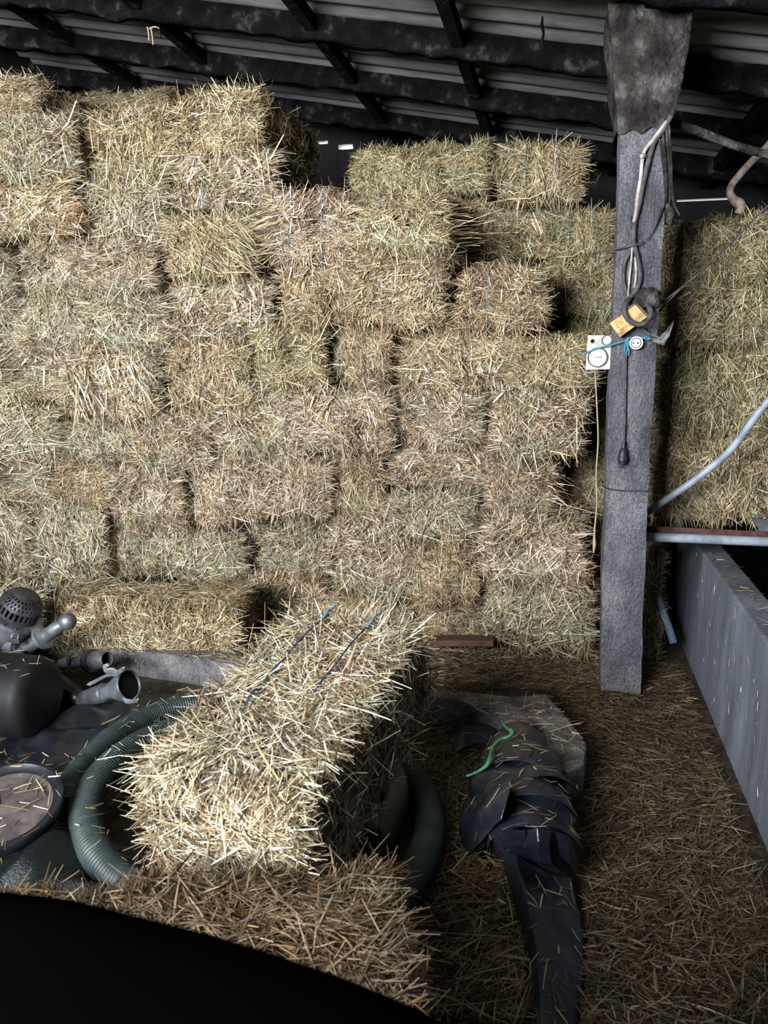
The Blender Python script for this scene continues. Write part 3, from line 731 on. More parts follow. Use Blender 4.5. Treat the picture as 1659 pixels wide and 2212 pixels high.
# meter board
mb = empty('meter_board', atY(1293, 762, 3.86))
q = [(1270, 724), (1322, 724), (1319, 798), (1265, 799)]
MY = 3.80
child('board', prism('board', [atY(x, y, MY) for x, y in q], (0, .03, 0), .003), M['cream'], mb)
def disc(name, x, y, Y, rpx, th, m, parent, label=None, rin=None, squash=1.):
    c = atY(x, y, Y); R = rpx * (c - Vector((0, 0, EYE))).length / FPX / 1.05
    prof = [(0, R), (.7, R), (1, R * .94)] if rin is None else [(0, R), (1, R), (1, R * rin), (0, R * rin)]
    return child(name, lathe(name, c + Vector((0, .001, 0)), c - Vector((0, th, 0)), prof, 32, open_start=rin is not None, open_end=rin is not None), m, parent, label)
disc('dial', 1291, 773, MY, 18.5, .006, M['white'], mb, 'round white dial with faint blue print')
disc('ring', 1291, 772, MY, 21, .008, M['cable'], mb, 'thin black ring round the dial', rin=.9)
disc('knob', 1312, 735, MY, 8.5, .008, M['white'], mb, 'small round white knob')
disc('ring', 1311, 735, MY, 11.2, .006, M['cable'], mb, 'thin black ring round the knob', rin=.86)
disc('hole', 1280, 737, MY, 4.2, .001, M['hole'], mb, 'dark hole')
bm = bmesh.new(); rr = random.Random(3)
c0 = atY(1285.5, 771.5, MY - .0075); c1 = atY(1300.5, 771.5, MY - .0075)
for k in range(15):
    p = c0.lerp(c1, k / 14); h = .0062 if k in (0, 14) else rr.uniform(.0022, .0042)
    r = bmesh.ops.create_cube(bm, size=1)
    for v in r['verts']: v.co = p + Vector((v.co.x * .0017 + v.co.z * .001, v.co.y * .0006, v.co.z * h + h / 2 - .002))
r = bmesh.ops.create_cube(bm, size=1)
for v in r['verts']: v.co = (c0 + c1) / 2 + Vector((v.co.x * (c1 - c0).length, v.co.y * .0006, v.co.z * .0012 - .0012))
for k in range(9):
    p = atY(1283.5 + k * 2.2, 775.2 + rr.uniform(-.3, .3), MY - .0075); r = bmesh.ops.create_cube(bm, size=1)
    for v in r['verts']: v.co = p + Vector((v.co.x * .0022, v.co.y * .0004, v.co.z * .0007))
for (x, y) in ((1284, 762), (1289, 764), (1291, 763), (1300, 764), (1305, 772)):
    p = atY(x, y, MY - .0075); r = bmesh.ops.create_cube(bm, size=1)
    for v in r['verts']: v.co = p + Vector((v.co.x * .0018, v.co.y * .0004, v.co.z * .0016))
child('print', bm_mesh('print', bm), M['ink'], mb, 'faint blue word and small marks')
tag(mb, 'cream board with a large round dial, fixed at the left edge of the post', 'meter')

# round socket
so = empty('power_socket', pp(1374, 741))
disc('rim', 1374, 741, F_, 14.2, .022, M['white'], so)
disc('well', 1374, 741, F_ - .0222, 10.8, .0008, M['cable'], so, 'dark gap round the insert', rin=.86)
disc('insert', 1374, 741, F_ - .0222, 9.0, .0012, M['white'], so)
for x in (1368, 1378): disc('pin_hole', x, 741, F_ - .0236, 1.7, .0006, M['hole'], so, 'dark pin hole')
child('slot', box('slot', pp(1373.5, 749, .0245), pp(1374.5, 733, .0238)), M['hole'], so, 'thin dark line')
tag(so, 'round white power socket on the post below the yellow block', 'socket')
# blue twine
g = empty('baler_twine', pp(1355, 740))
child('strand', tube('strand', [atY(1258, 763, MY - .012), atY(1270, 760, MY - .012), atY(1300, 750, MY - .014), atY(1325, 744, F_ - .012), pp(1352, 735, .012), pp(1364, 728, .012)], .0034, 8, 6), M['teal'], g)
for q in ([(1354, 730), (1358, 740), (1356, 752), (1352, 766)], [(1357, 728), (1354, 745), (1359, 757), (1357, 768)], [(1352, 734), (1350, 748), (1349, 762)], [(1384, 728), (1392, 731), (1401, 733), (1407, 730)], [(1386, 731), (1396, 728), (1404, 731)]):
    child('strand', tube('strand', [pp(x, y, .014) for x, y in q], .0032, 7, 6), M['teal'], g)
tag(g, 'teal blue baler twine stretched over the meter board and tied to the post', 'twine')
# plug lead
g = empty('power_lead', pp(1350, 850))
child('lead', tube('lead', [pp(*q, .006) for q in ((1353, 757), (1352, 800), (1351, 860), (1350, 910), (1348, 957))], .005, 8, 6), M['cable'], g)
child('plug', lathe('plug', pp(1348, 953, .012), pp(1344, 1003, .012), [(0, .008), (.28, .010), (.34, .016), (.5, .020), (.72, .024), (.78, .026), (.84, .026), (.88, .021), (1, .020)], 18), M['iron'], g)
for x in (1338, 1345): child('pin', tube('pin', [pp(x, 1002, .012), pp(x, 1011, .012)], .003, 8, 2), M['iron'], g)
tag(g, 'black power lead with a plug hanging down the front of the post', 'lead')
tag(link('binding_wire', tube('binding_wire', [atY(1307, 1052, PY + .1), pp(1307, 1053, -.0), pp(1318, 1057), pp(1350, 1060), pp(1385, 1060), pp(1399, 1061), atY(1399, 1058, PY + .1)], .003, 7, 5), M['iron']), 'thin dark wire bound round the post at rail height', 'wire')
tag(link('hanging_twine', tube('hanging_twine', [atY(x, y, 4.0) for x, y in ((1285, 800), (1289, 870), (1292, 950), (1288, 1020), (1289, 1090), (1284, 1150), (1284, 1175), (1282, 1195))], .0042, 7, 6, radii=[.004] * 5 + [.005, .010, .003]), M['twinestraw']), 'pale natural twine hanging in the gap left of the post', 'twine')
# film scrap
def sheet(name, pts, th=.004):
    """quad strip from two px edges"""
    A_, B2 = pts; n = len(A_); m = 8; V = []
    for i in range(n):
        for k in range(m): V.append(A_[i].lerp(B2[i], k / (m - 1)) + Vector((0, .012 * math.sin(k * 1.4 + i), .004 * math.sin(k * 2 + i * 1.3))))
    F = [(i * m + k, i * m + k + 1, (i + 1) * m + k + 1, (i + 1) * m + k) for i in range(n - 1) for k in range(m - 1)]
    me = bpy.data.meshes.new(name); me.from_pydata([tuple(v) for v in V], [], F); me.update()
    for p in me.polygons: p.use_smooth = True
    return me
tag(solid(link('plastic_scrap', sheet('plastic_scrap', ([pp(1388, 706, .01), pp(1405, 722, .02), pp(1425, 728, .03), pp(1440, 712, .03), pp(1453, 692, .02)], [pp(1390, 712, .01), pp(1410, 738, .02), pp(1434, 746, .03), pp(1447, 726, .03), pp(1455, 698, .02)])), M['scrap']), .0015), 'grey plastic film scrap curling off the right edge of the post', 'plastic')

# ------------------------------------------------------------------ right of the post
RY = 4.10
p = [atY(1393, 1136, RY), atY(1393, 1166, RY)]; z1 = p[0].z; z0 = p[1].z + .01
me = prism('steel_rail', [(.40, RY, z1), (.40, RY + .012, z1), (.40, RY + .012, z0), (.40, RY + .06, z0), (.40, RY + .06, z0 - .01), (.40, RY, z0 - .01)], (2.2, 0, -.01))
tag(link('steel_rail', me, M['rust']), 'reddish brown steel angle rail running right from the post', 'rail')
a = atY(1392, 1160, RY - .03); a2 = atY(1659, 1169, RY - .03)
tag(link('feed_tube', tube('feed_tube', [(.40, RY - .032, a.z), ((.4 + a2.x) / 2, RY - .032, (a.z + a2.z) / 2), (a2.x + .8, RY - .032, a2.z)], .024, 16, 4), M['pipe']), 'horizontal grey tube just below the red brown steel rail', 'tube')
PB = 4.15
bp = empty('bent_pipe', atY(1402, 1104, PB))
child('pipe', tube('pipe', [atY(1390, 1112, PB), atY(1402, 1104, PB), atY(1440, 1078, PB - .01), atY(1490, 1045, PB - .03), atY(1535, 1010, PB - .05), atY(1580, 970, PB - .08), atY(1640, 890, PB - .12), atY(1690, 830, PB - .14)], .0185, 14, 8), M['pipe'], bp)
c1 = atY(1648, 880, PB - .123); c2 = atY(1651, 876, PB - .1235)
child('tape', lathe('tape', c1, c2, [(0, .0195), (1, .0195)], 18), M['red'], bp, 'red tape band')
tag(bp, 'grey blue bent pipe slanting up right across the bales behind the post', 'pipe')
tag(link('short_pipe', tube('short_pipe', [atY(1420, 1290, 4.36), atY(1432, 1320, 4.33), atY(1446, 1360, 4.28), atY(1455, 1390, 4.24)], .021, 14, 4), M['bluepipe']), 'short blue grey pipe stub leaning between bale and low wall', 'pipe')
HY = 4.50
tag(link('hook_pipe', tube('hook_pipe', [atY(x, y, HY) for x, y in ((1700, 265), (1659, 315), (1620, 353), (1592, 385), (1580, 402), (1577, 418), (1586, 432), (1597, 440), (1600, 450), (1594, 462))], .0165, 14, 8, radii=[.019] * 6 + [.023, .028, .026, .018]), M['rustpipe']), 'rusty pale pipe with a hooked lower end over the right stack', 'pipe')
tag(link('dusty_hose', tube('dusty_hose', [atY(x, y, 4.0) for x, y in ((1440, 262), (1468, 270), (1510, 284), (1560, 304), (1610, 321), (1680, 340))], .019, 12, 6), M['dust']), 'dusty dark hose sagging from the post towards the upper right', 'hose')
for lab, q in (('upper of two thin dark cords running from the post up to the right', [(1408, 672), (1440, 646), (1510, 590), (1580, 524), (1640, 462), (1690, 420)]), ('lower thin dark cord rising from the plastic scrap past the post', [(1402, 700), (1425, 672), (1450, 644), (1480, 616), (1505, 596)])):
    tag(link('stay_cord', tube('stay_cord', [atY(x, y, 3.9) for x, y in q], .0042, 7, 6), M['cable']), lab, 'cord')
# broken grey board at the right edge above the rail
tag(link('grey_board', prism('grey_board', [atY(x, y, 4.13) for x, y in ((1622, 1118), (1700, 1130), (1700, 1178), (1658, 1166), (1640, 1146))], (0, .025, 0), .003), M['galvdull']), 'grey board corner resting on the rail at the right picture edge', 'board')
# red plank at the foot of the wall
tag(link('red_plank', prism('red_plank', [atY(x, y, 4.12) for x, y in ((930, 1384), (1066, 1384), (1066, 1397), (930, 1397))], (0, .1, 0), .004), noisy('red_wood', [(.3, (.06, .028, .02)), (.7, (.12, .055, .04))], scale=12, rough=.8)), 'red brown plank on the floor under the bottom bales', 'plank')

# ------------------------------------------------------------------ pit: hose, fittings, drum, lid
hc = camw(-.45, 2.64, 0)
def hose_pts(rx, ry, z, a0, a1, n, dz=0., cx=0., cy=0.):
    out = []
    for i in range(n):
        a = math.radians(a0 + (a1 - a0) * i / (n - 1)); out.append(camw(-.45 + cx + rx * math.cos(a), 2.64 + cy + ry * math.sin(a), z + dz * i / (n - 1)))
    return out
P1 = [atZ(*q) for q in ((560, 1505, .07), (470, 1512, .075), (400, 1524, .075), (320, 1550, .075), (250, 1590, .075), (195, 1640, .07), (158, 1690, .065), (150, 1750, .06))]
P2 = [atZ(*q) for q in ((520, 1545, .13), (440, 1560, .15), (380, 1578, .16), (310, 1605, .165), (250, 1645, .165), (208, 1690, .155), (186, 1740, .14), (188, 1790, .12), (208, 1840, .10), (250, 1890, .075), (320, 1935, .06))]
# right side of the coil
P3 = [atZ(*q) for q in ((760, 1590, .06), (850, 1640, .06), (905, 1700, .06), (930, 1770, .06), (915, 1850, .06), (880, 1920, .06), (820, 1975, .06))]
hs = empty('suction_hose', Vector((hc.x, hc.y, 0)))
child('coil', tube('coil', P1, .05, 22, 12, rib=(.0125, .0035)), M['hose'], hs)
child('coil', tube('coil', P2, .052, 22, 12, rib=(.0125, .0035)), M['hose'], hs)
child('coil', tube('coil', P3, .052, 22, 12, rib=(.0125, .0035)), M['hose'], hs)
# the turns under the bale, which carry it
child('coil', tube('coil', [P1[0], *hose_pts(.5, .52, .07, 70, -35, 8), P3[0] + Vector((.02, 0, .05))], .05, 18, 8), M['hose'], hs)
child('coil', tube('coil', [P2[-1], camw(-.45, 1.93, .11), camw(-.30, 2.0, .13), camw(-.12, 2.25, .18), camw(-.08, 2.55, .29), camw(-.2, 2.8, .31), camw(-.42, 2.8, .30), P2[0]], .05, 18, 8), M['hose'], hs)
tag(hs, 'coiled green grey ribbed suction hose under the leaning bale', 'hose')

S = lambda px, Y=3.2: px * Y / FPX * 1.04
# strainer basket with flange and bell
FY = 3.22
b0 = atY(-22, 1436, FY); b1 = atY(64, 1272, FY)
ax = (b1 - b0).normalized(); Lx = (b1 - b0).length
stn = empty('foot_valve', b0)
child('bell', lathe('bell', b0, b1, [(0, .055), (.12, .055), (.25, .085), (.45, .108), (.58, .118), (.64, .120)], 40), M['galvdull'], stn)
child('flange', lathe('flange', b0 + ax * Lx * .64, b0 + ax * Lx * .68, [(0, .120), (0, .136), (1, .136), (1, .110)], 40), M['galv'], stn, 'pale flange')
for k in range(14):
    a = 2 * math.pi * k / 14; up = Vector((0, 1, 0)); n1 = ax.cross(up).normalized(); n2 = ax.cross(n1)
    c = b0 + ax * Lx * .682 + (n1 * math.cos(a) + n2 * math.sin(a)) * .127
    child('rivet', lathe('rivet', c, c + ax * .006, [(0, .006), (.7, .005), (1, .002)], 10), M['rust'], stn, 'rusty rivet')
# slotted cage built as bars and rings
cb = b0 + ax * Lx * .70
n1 = ax.cross(Vector((0, 1, 0))).normalized(); n2 = ax.cross(n1)
bm = bmesh.new()
def ringband(h0, h1, r0, r1, th=.006, seg=48):
    vs = []
    for (h, r) in ((h0, r0), (h1, r1), (h1, r1 - th), (h0, r0 - th)):
        vs.append([bm.verts.new(cb + ax * h + (n1 * math.cos(2 * math.pi * k / seg) + n2 * math.sin(2 * math.pi * k / seg)) * r) for k in range(seg)])
    for i in range(4):
        for k in range(seg): bm.faces.new((vs[i][k], vs[i][(k + 1) % seg], vs[(i + 1) % 4][(k + 1) % seg], vs[(i + 1) % 4][k]))
def bars(h0, h1, r0, r1, num, fr, th=.006, ph=0.):
    for k in range(num):
        a0 = 2 * math.pi * (k + ph) / num; a1 = a0 + 2 * math.pi / num * fr; V8 = []
        for (h, r) in ((h0, r0), (h1, r1)):
            for a in (a0, a1):
                for t_ in (0, th): V8.append(bm.verts.new(cb + ax * h + (n1 * math.cos(a) + n2 * math.sin(a)) * (r - t_)))
        for f in ((0, 1, 3, 2), (4, 6, 7, 5), (0, 2, 6, 4), (1, 5, 7, 3), (0, 4, 5, 1), (2, 3, 7, 6)): bm.faces.new([V8[i] for i in f])
ringband(0, .016, .106, .106); bars(.016, .056, .106, .104, 26, .5); ringband(.056, .072, .104, .100); bars(.072, .082, .100, .094, 30, .6)
ringband(.082, .088, .094, .090); bars(.088, .098, .090, .082, 30, .6, ph=.5); ringband(.098, .104, .082, .076); bars(.104, .112, .076, .064, 24, .6); ringband(.112, .118, .064, .05)
child('strainer', bm_mesh('strainer', bm), M['iron'], stn, 'dark slotted strainer cage')
child('strainer_cap', lathe('strainer_cap', cb + ax * .117, cb + ax * .121, [(0, .052), (1, .045)], 30), M['iron'], stn)
child('strainer_core', lathe('strainer_core', cb - ax * .01, cb + ax * .10, [(0, .085), (.7, .085), (1, .055)], 30), M['hole'], stn, 'dark hollow inside the cage')
tag(stn, 'foot valve with a slotted dark strainer basket, at the left picture edge', 'valve')

# ball-ended pipe
BY = 3.14
q0 = atY(-20, 1452, BY); q1 = atY(146, 1342, BY + .04); ax = (q1 - q0); Lq = ax.length; axn = ax.normalized()
bpz = empty('ball_pipe', q0)
R_ = S(22, BY)
prof = [(0, S(17)), (.35, S(18)), (.62, S(17.5)), (.80, S(17)), (.86, S(18))]
for k in range(0, 11):
    a = -1.0 + k * (1.0 + math.pi / 2) / 10
    prof.append((1 + math.sin(a) * R_ / Lq, max(R_ * math.cos(a), .001)))
child('pipe', lathe('pipe', q0, q1, prof, 36), M['galvdull'], bpz)
child('collar', lathe('collar', q0 + ax * .66, q0 + ax * .72, [(0, S(19)), (.1, S(31)), (.55, S(31)), (.6, S(27)), (1, S(19))], 36), M['galv'], bpz, 'pale flange collar')
child('clamp_band', lathe('clamp_band', q0 + ax * .26, q0 + ax * .40, [(0, S(17)), (.02, S(27)), (.7, S(28)), (.8, S(23)), (1, S(18))], 36), M['galv'], bpz, 'wide clamp band')
c = atY(36, 1385, BY - .06)
bk = child('buckle', box('buckle', c - Vector((.022, .01, .012)), c + Vector((.022, .012, .014)), .004), M['iron'], bpz)
for dx in (-.018, .018): child('buckle_loop', tube('buckle_loop', [c + Vector((dx, 0, -.004)), c + Vector((dx, -.012, .016)), c + Vector((dx * .9, -.004, .034)), c + Vector((dx * .5, .004, .036))], .004, 7, 5), M['galv'], bpz)
child('lever', prism('lever', [atY(x, y, BY - .07) for x, y in ((30, 1405), (42, 1402), (50, 1420), (56, 1436), (50, 1440), (38, 1425))], (0, .012, 0), .002), M['galv'], bpz)
child('hook', prism('hook', [atY(x, y, BY - .07) for x, y in ((2, 1400), (6, 1394), (14, 1388), (24, 1390), (22, 1402), (24, 1410), (18, 1414), (12, 1404), (6, 1406))], (0, .012, 0), .002), M['galv'], bpz)
tag(bpz, 'grey metal pipe with a round ball end and clamp, resting on the kerb', 'pipe')

# dark coupling against the kerb face
CYY = 3.26
q0 = atY(132, 1434, CYY + .02); q1 = atY(232, 1424, CYY - .06); ax = q1 - q0
cp_ = empty('hose_coupling', q0)
child('body', lathe('body', q0, q1, [(0, S(13)), (.1, S(13)), (.12, S(16)), (.16, S(16)), (.2, S(14.5)), (.5, S(14.5)), (.6, S(16)), (.66, S(20)), (.74, S(22.5)), (.84, S(23)), (.93, S(21)), (1, S(18.5)), (1, S(16.5)), (.9, S(18)), (.75, S(18)), (.6, S(10))], 36), M['galvdull'], cp_)
child('sleeve_ring', lathe('sleeve_ring', q0 + ax * .60, q0 + ax * .71, [(0, S(15)), (.1, S(28)), (.5, S(30)), (.9, S(28.5)), (1, S(20))], 36), M['iron'], cp_, 'dark rubber ring')
child('inner', lathe('inner', q0 + ax * .55, q0 + ax * .8, [(0, S(17.8)), (1, S(17.9))], 30), M['hole'], cp_, 'dark inside of the pipe')
child('clip', prism('clip', [atY(x, y, CYY - .05) for x, y in ((143, 1415), (150, 1405), (160, 1404), (164, 1408), (172, 1406), (180, 1405), (180, 1411), (168, 1413), (156, 1411), (150, 1420), (148, 1438), (143, 1436))], (0, .012, 0), .002), M['iron'], cp_)
tag(cp_, 'dark pipe coupling with an open end and rubber ring, lying against the kerb', 'coupling')

# galvanised lever coupling on the end of a thick black hose
GY = 3.02
q0 = atY(176, 1512, GY + .02); q1 = atY(280, 1479, GY - .02); ax = q1 - q0
gc = empty('lever_coupling', q0)
child('body', lathe('body', q0, q1, [(0, S(19)), (.22, S(20)), (.24, S(21)), (.42, S(21)), (.43, S(23)), (.47, S(23)), (.49, S(20)), (.62, S(20)), (.66, S(21)), (.72, S(25)), (.80, S(31)), (.88, S(35)), (.92, S(37)), (.99, S(37.5)), (1, S(36)), (1, S(33)), (.9, S(31)), (.75, S(20)), (.6, S(14))], 40), M['galv'], gc)
child('inner', lathe('inner', q0 + ax * .7, q0 + ax * .97, [(0, S(18)), (.6, S(28)), (1, S(32))], 30), M['hole'], gc, 'dark inside of the socket')
lv = GY - .10
lev = child('lever', prism('lever', [atY(x, y, lv) for x, y in ((186, 1480), (189, 1476), (228, 1457), (238, 1457), (240, 1462), (230, 1463), (194, 1482))], (0, .014, 0), .002), M['galv'], gc)
child('hook', prism('hook', [atY(x, y, lv - .002) for x, y in ((221, 1442), (222, 1437), (228, 1434), (234, 1437), (235, 1441), (230, 1441), (230, 1445), (238, 1443), (246, 1445), (252, 1449), (258, 1445), (264, 1441), (269, 1443), (268, 1449), (258, 1456), (252, 1462), (244, 1462), (238, 1459), (230, 1456), (224, 1451))], (0, .014, 0), .0025), M['galv'], gc, 'cast hook lever')
for (x, y) in ((251, 1453), (262, 1447)): child('pivot', lathe('pivot', atY(x, y, lv - .002), atY(x, y, lv - .010), [(0, .006), (1, .005)], 12), M['galvdull'], gc)
child('hook', prism('hook', [atY(x, y, lv + .01) for x, y in ((263, 1506), (272, 1511), (282, 1512), (291, 1511), (292, 1507), (289, 1508), (289, 1510), (298, 1509), (300, 1511), (297, 1518), (289, 1519), (281, 1521), (270, 1520), (266, 1514))], (0, .014, 0), .0025), M['galv'], gc, 'lower cast hook')
tag(gc, 'galvanised pipe coupling with hooked levers, open end towards the green hose', 'coupling')
tag(link('black_hose', tube('black_hose', [atY(20, 1478, 3.12), atY(80, 1478, 3.10), atY(130, 1492, 3.06), atY(176, 1511, GY + .02)], .068, 24, 8, radii=[.095, .09, .07, .036]), M['black']), 'thick black rubber hose end leading to the galvanised lever coupling', 'hose')

# black drum lying at the left edge
DY = 2.78
r1 = atY(128, 1500, DY) - Vector((.075, 0, 0)); zc = .184
prof = [(0, .176), (.02, .184), (.84, .183)]
Ld = 1.0
for k in range(9):
    a = k / 8 * math.pi / 2; prof.append((.91 + math.sin(a) * .06 / Ld, .116 + .067 * math.cos(a)))
prof += [(.972, .09), (.973, 0.001)]
dr = empty('plastic_drum', (r1.x - .4, DY, 0))
child('body', lathe('body', (r1.x - .97, DY - .03, zc + .01), (r1.x + .03, DY, zc), prof, 48), M['drum'], dr)
tag(dr, 'black plastic drum lying on its side at the left picture edge', 'drum')

# black lid dish
lc = atZ(12, 1745, .20)
ln = Vector((.10, -.30, 1)).normalized()
ld = empty('round_lid', lc)
RL = .185
child('rim', lathe('rim', lc - ln * .045, lc + ln * .02, [(0, RL * .8), (.2, RL * .93), (.8, RL), (1, RL * .985), (1, RL * .93), (.85, RL * .86), (.8, RL * .80), (.2, RL * .78), (.15, 0.001)], 56), M['black'], ld, 'glossy black rim')
child('dish', lathe('dish', lc - ln * .016, lc + ln * .002, [(0, RL * .86), (.75, RL * .85), (1, RL * .80), (.8, RL * .755), (.30, RL * .74), (.45, RL * .70), (.5, .001)], 56, open_start=True, open_end=True), M['lid'], ld, 'dusty brown inner face')
tag(ld, 'round black lid with a dusty brown inner face, at the left picture edge', 'lid')

# green net heap at lower left
def heap(name, poly_c, rx, ry, h, seed, nx=60, ny=50, rot=0., rough=.2, ridge=True, z0=0.):
    w1 = Wave(6, 10, seed); w2 = Wave(15, 12, seed + 1); w3 = Wave(34, 12, seed + 2)
    a, b = np.meshgrid(np.linspace(-1, 1, nx), np.linspace(-1, 1, ny), indexing='ij'); a = a.ravel(); b = b.ravel()
    P_ = np.stack([a * rx, b * ry, np.zeros_like(a)], 1)
    rr_ = np.clip(1 - (np.abs(a) ** 2.4 + np.abs(b) ** 2.4), 0, 1) ** .55
    n_ = 1 - np.abs(w1(P_)) * .7 - .35 * np.abs(w2(P_)) if ridge else 1 + .3 * w1(P_)
    z = h * rr_ * (1 - rough + rough * n_ * 1.5) + (.016 * w3(P_) + .02 * w2(P_ + 1)) * (rr_ > 0) + z0
    c_, s_ = math.cos(rot), math.sin(rot)
    V = np.stack([poly_c.x + P_[:, 0] * c_ - P_[:, 1] * s_, poly_c.y + P_[:, 0] * s_ + P_[:, 1] * c_, np.maximum(z, .002)], 1)
    i = np.arange(nx - 1)[:, None] * ny + np.arange(ny - 1)[None]
    return np_mesh(name, V, np.stack([i, i + ny, i + ny + 1, i + 1], -1).reshape(-1, 4), smooth=True)
tag(link('green_net', heap('green_net', atZ(60, 1905, .08), .42, .24, .15, 200, rot=.25, rough=.95), M['net']), 'crumpled dark green shade net heaped in front of the round lid', 'net')
tag(link('green_net', heap('green_net', atZ(998, 2050, .03), .045, .15, .06, 210, rot=.2, rough=.9), M['net']), 'small crumpled dark green net right of the nearest bale', 'net')
tag(link('black_sheet', heap('black_sheet', atZ(330, 1600, .0), .62, .42, .05, 220, rot=-.15, rough=.8), M['black']), 'black plastic sheet spread on the ground inside the hose coil', 'plastic')

# ------------------------------------------------------------------ rolled black silage film
fc = atZ(1130, 1745, .12)
fm = empty('silage_film', Vector((fc.x, fc.y, 0)))
# main bundle: rolled folds as overlapping arched bands
def band(p0, p1, r0, r1, a0, a1, th=.01, n=34, m=14, seed=0, lift=0., crumple=.012, sq=.8):
    """arched sheet around the axis p0-p1, angles a0..a1 over the top"""
    ax_ = (p1 - p0); t = ax_.normalized(); side = Vector((t.y, -t.x, 0)).normalized(); up = side.cross(t)
    if up.z < 0: up = -up
    w_ = Wave(14, 10, seed); w2_ = Wave(38, 12, seed + 5); V = []
    for j in range(m):
        f = j / (m - 1); c_ = p0 + ax_ * f; r = r0 + (r1 - r0) * f
        for i in range(n):
            a = a0 + (a1 - a0) * i / (n - 1)
            V.append(c_ + side * (r * math.cos(a)) + up * (r * sq * math.sin(a) + lift))
    V = np.array([list(v) for v in V]); d = crumple * w_(V) + crumple * .4 * w2_(V)
    cc = np.array(list((p0 + p1) / 2)); o_ = V - cc; o_ /= np.linalg.norm(o_, axis=1, keepdims=True); V = V + o_ * d[:, None]
    V[:, 2] = np.maximum(V[:, 2], .006)
    i = np.arange(m - 1)[:, None] * n + np.arange(n - 1)[None]
    F = np.stack([i, i + n, i + n + 1, i + 1], -1).reshape(-1, 4)
    return np_mesh('band', V, F, smooth=True)
near = atZ(1150, 1850, .10); far = atZ(1110, 1625, .10)
up90 = math.pi
segs = [(1.05, .62, .10, .145), (.80, .45, .15, .165), (.60, .33, .155, .175), (.46, .20, .16, .175), (.33, .08, .16, .165), (.22, .0, .145, .15)]
child('roll', band(near, far, .135, .12, -.15, math.pi + .15, seed=3, crumple=.014, m=24), M['film'], fm)
for k, (f0, f1, ra, rb) in enumerate(segs):
    tw_ = Vector((.035 * math.sin(k * 1.7 + 1), .03 * math.cos(k * 2.3), 0)); a = near.lerp(far, f0) + tw_; b = near.lerp(far, f1) - tw_
    child('fold', band(a, b, ra, rb, .05 + .12 * math.sin(k * 2.1), math.pi * (.9 + .06 * math.cos(k)), th=.008, seed=10 + k, lift=.006 * (7 - k) * .4, crumple=.010), M['film'], fm)
# big left flap and the two open folds at the near end
def flap(rows_, z_, th=.006, seed=0, cr=.008):
    n = len(rows_[0]); pts_ = [[atZ(x, y, z + z_) for (x, y, z) in r] for r in rows_]
    # refine by linear interpolation
    A_ = np.array([[list(p) for p in r] for r in pts_]); m = A_.shape[0]
    def refine(B, k, axis):
        s = np.linspace(0, B.shape[axis] - 1, (B.shape[axis] - 1) * k + 1); lo = np.clip(np.floor(s).astype(int), 0, B.shape[axis] - 2); fr = s - lo
        fr = fr * fr * (3 - 2 * fr) * .35 + fr * .65
        return np.take(B, lo, axis) * (1 - fr).reshape([-1 if q_ == axis else 1 for q_ in range(3)]) + np.take(B, lo + 1, axis) * fr.reshape([-1 if q_ == axis else 1 for q_ in range(3)])
    G = refine(refine(A_, 8, 0), 8, 1); sh = G.shape; V = G.reshape(-1, 3); w_ = Wave(20, 10, seed); w2_ = Wave(50, 10, seed + 1)
    V[:, 2] = np.maximum(V[:, 2] + cr * w_(V) + cr * .4 * w2_(V), .005); V[:, 0] += cr * .5 * w_(V + 2)
    i = np.arange(sh[0] - 1)[:, None] * sh[1] + np.arange(sh[1] - 1)[None]
    me = np_mesh('flap', V, np.stack([i, i + sh[1], i + sh[1] + 1, i + 1], -1).reshape(-1, 4), smooth=True); return me
child('flap', flap([[(1010, 1720, .05), (1060, 1690, .18), (1110, 1675, .25)], [(992, 1770, .03), (1040, 1755, .17), (1095, 1735, .26)], [(1000, 1810, .02), (1045, 1790, .13), (1085, 1770, .22)], [(1012, 1850, .02), (1035, 1825, .08), (1060, 1795, .15)]], .03, seed=41), M['film'], fm, 'broad glossy side flap')
child('fold', flap([[(1015, 1842, .02), (1040, 1826, .10), (1070, 1815, .08)], [(1012, 1850, .015), (1042, 1838, .06), (1072, 1832, .05)]], 0, seed=44, cr=.012), M['film'], fm, 'glossy creased inner fold')
child('fold', flap([[(1125, 1795, .22), (1160, 1790, .26), (1195, 1800, .22)], [(1130, 1830, .18), (1165, 1820, .23), (1190, 1830, .20)], [(1140, 1855, .10), (1165, 1860, .16), (1195, 1868, .14)], [(1150, 1872, .05), (1185, 1885, .08), (1225, 1895, .06)]], .02, seed=47), M['film'], fm, 'glossy open fold')
child('fold', flap([[(1060, 1798, .17), (1095, 1788, .25), (1135, 1795, .24)], [(1064, 1832, .09), (1100, 1828, .18), (1142, 1836, .17)], [(1072, 1862, .03), (1110, 1862, .09), (1152, 1876, .05)]], .02, seed=75), M['film'], fm, 'glossy front fold')
child('fold', flap([[(1198, 1800, .24), (1225, 1810, .20), (1245, 1850, .10)], [(1200, 1820, .19), (1226, 1835, .16), (1248, 1870, .08)], [(1205, 1850, .13), (1228, 1865, .11), (1245, 1890, .05)]], .02, seed=52), M['film'], fm, 'glossy blue black end loop')
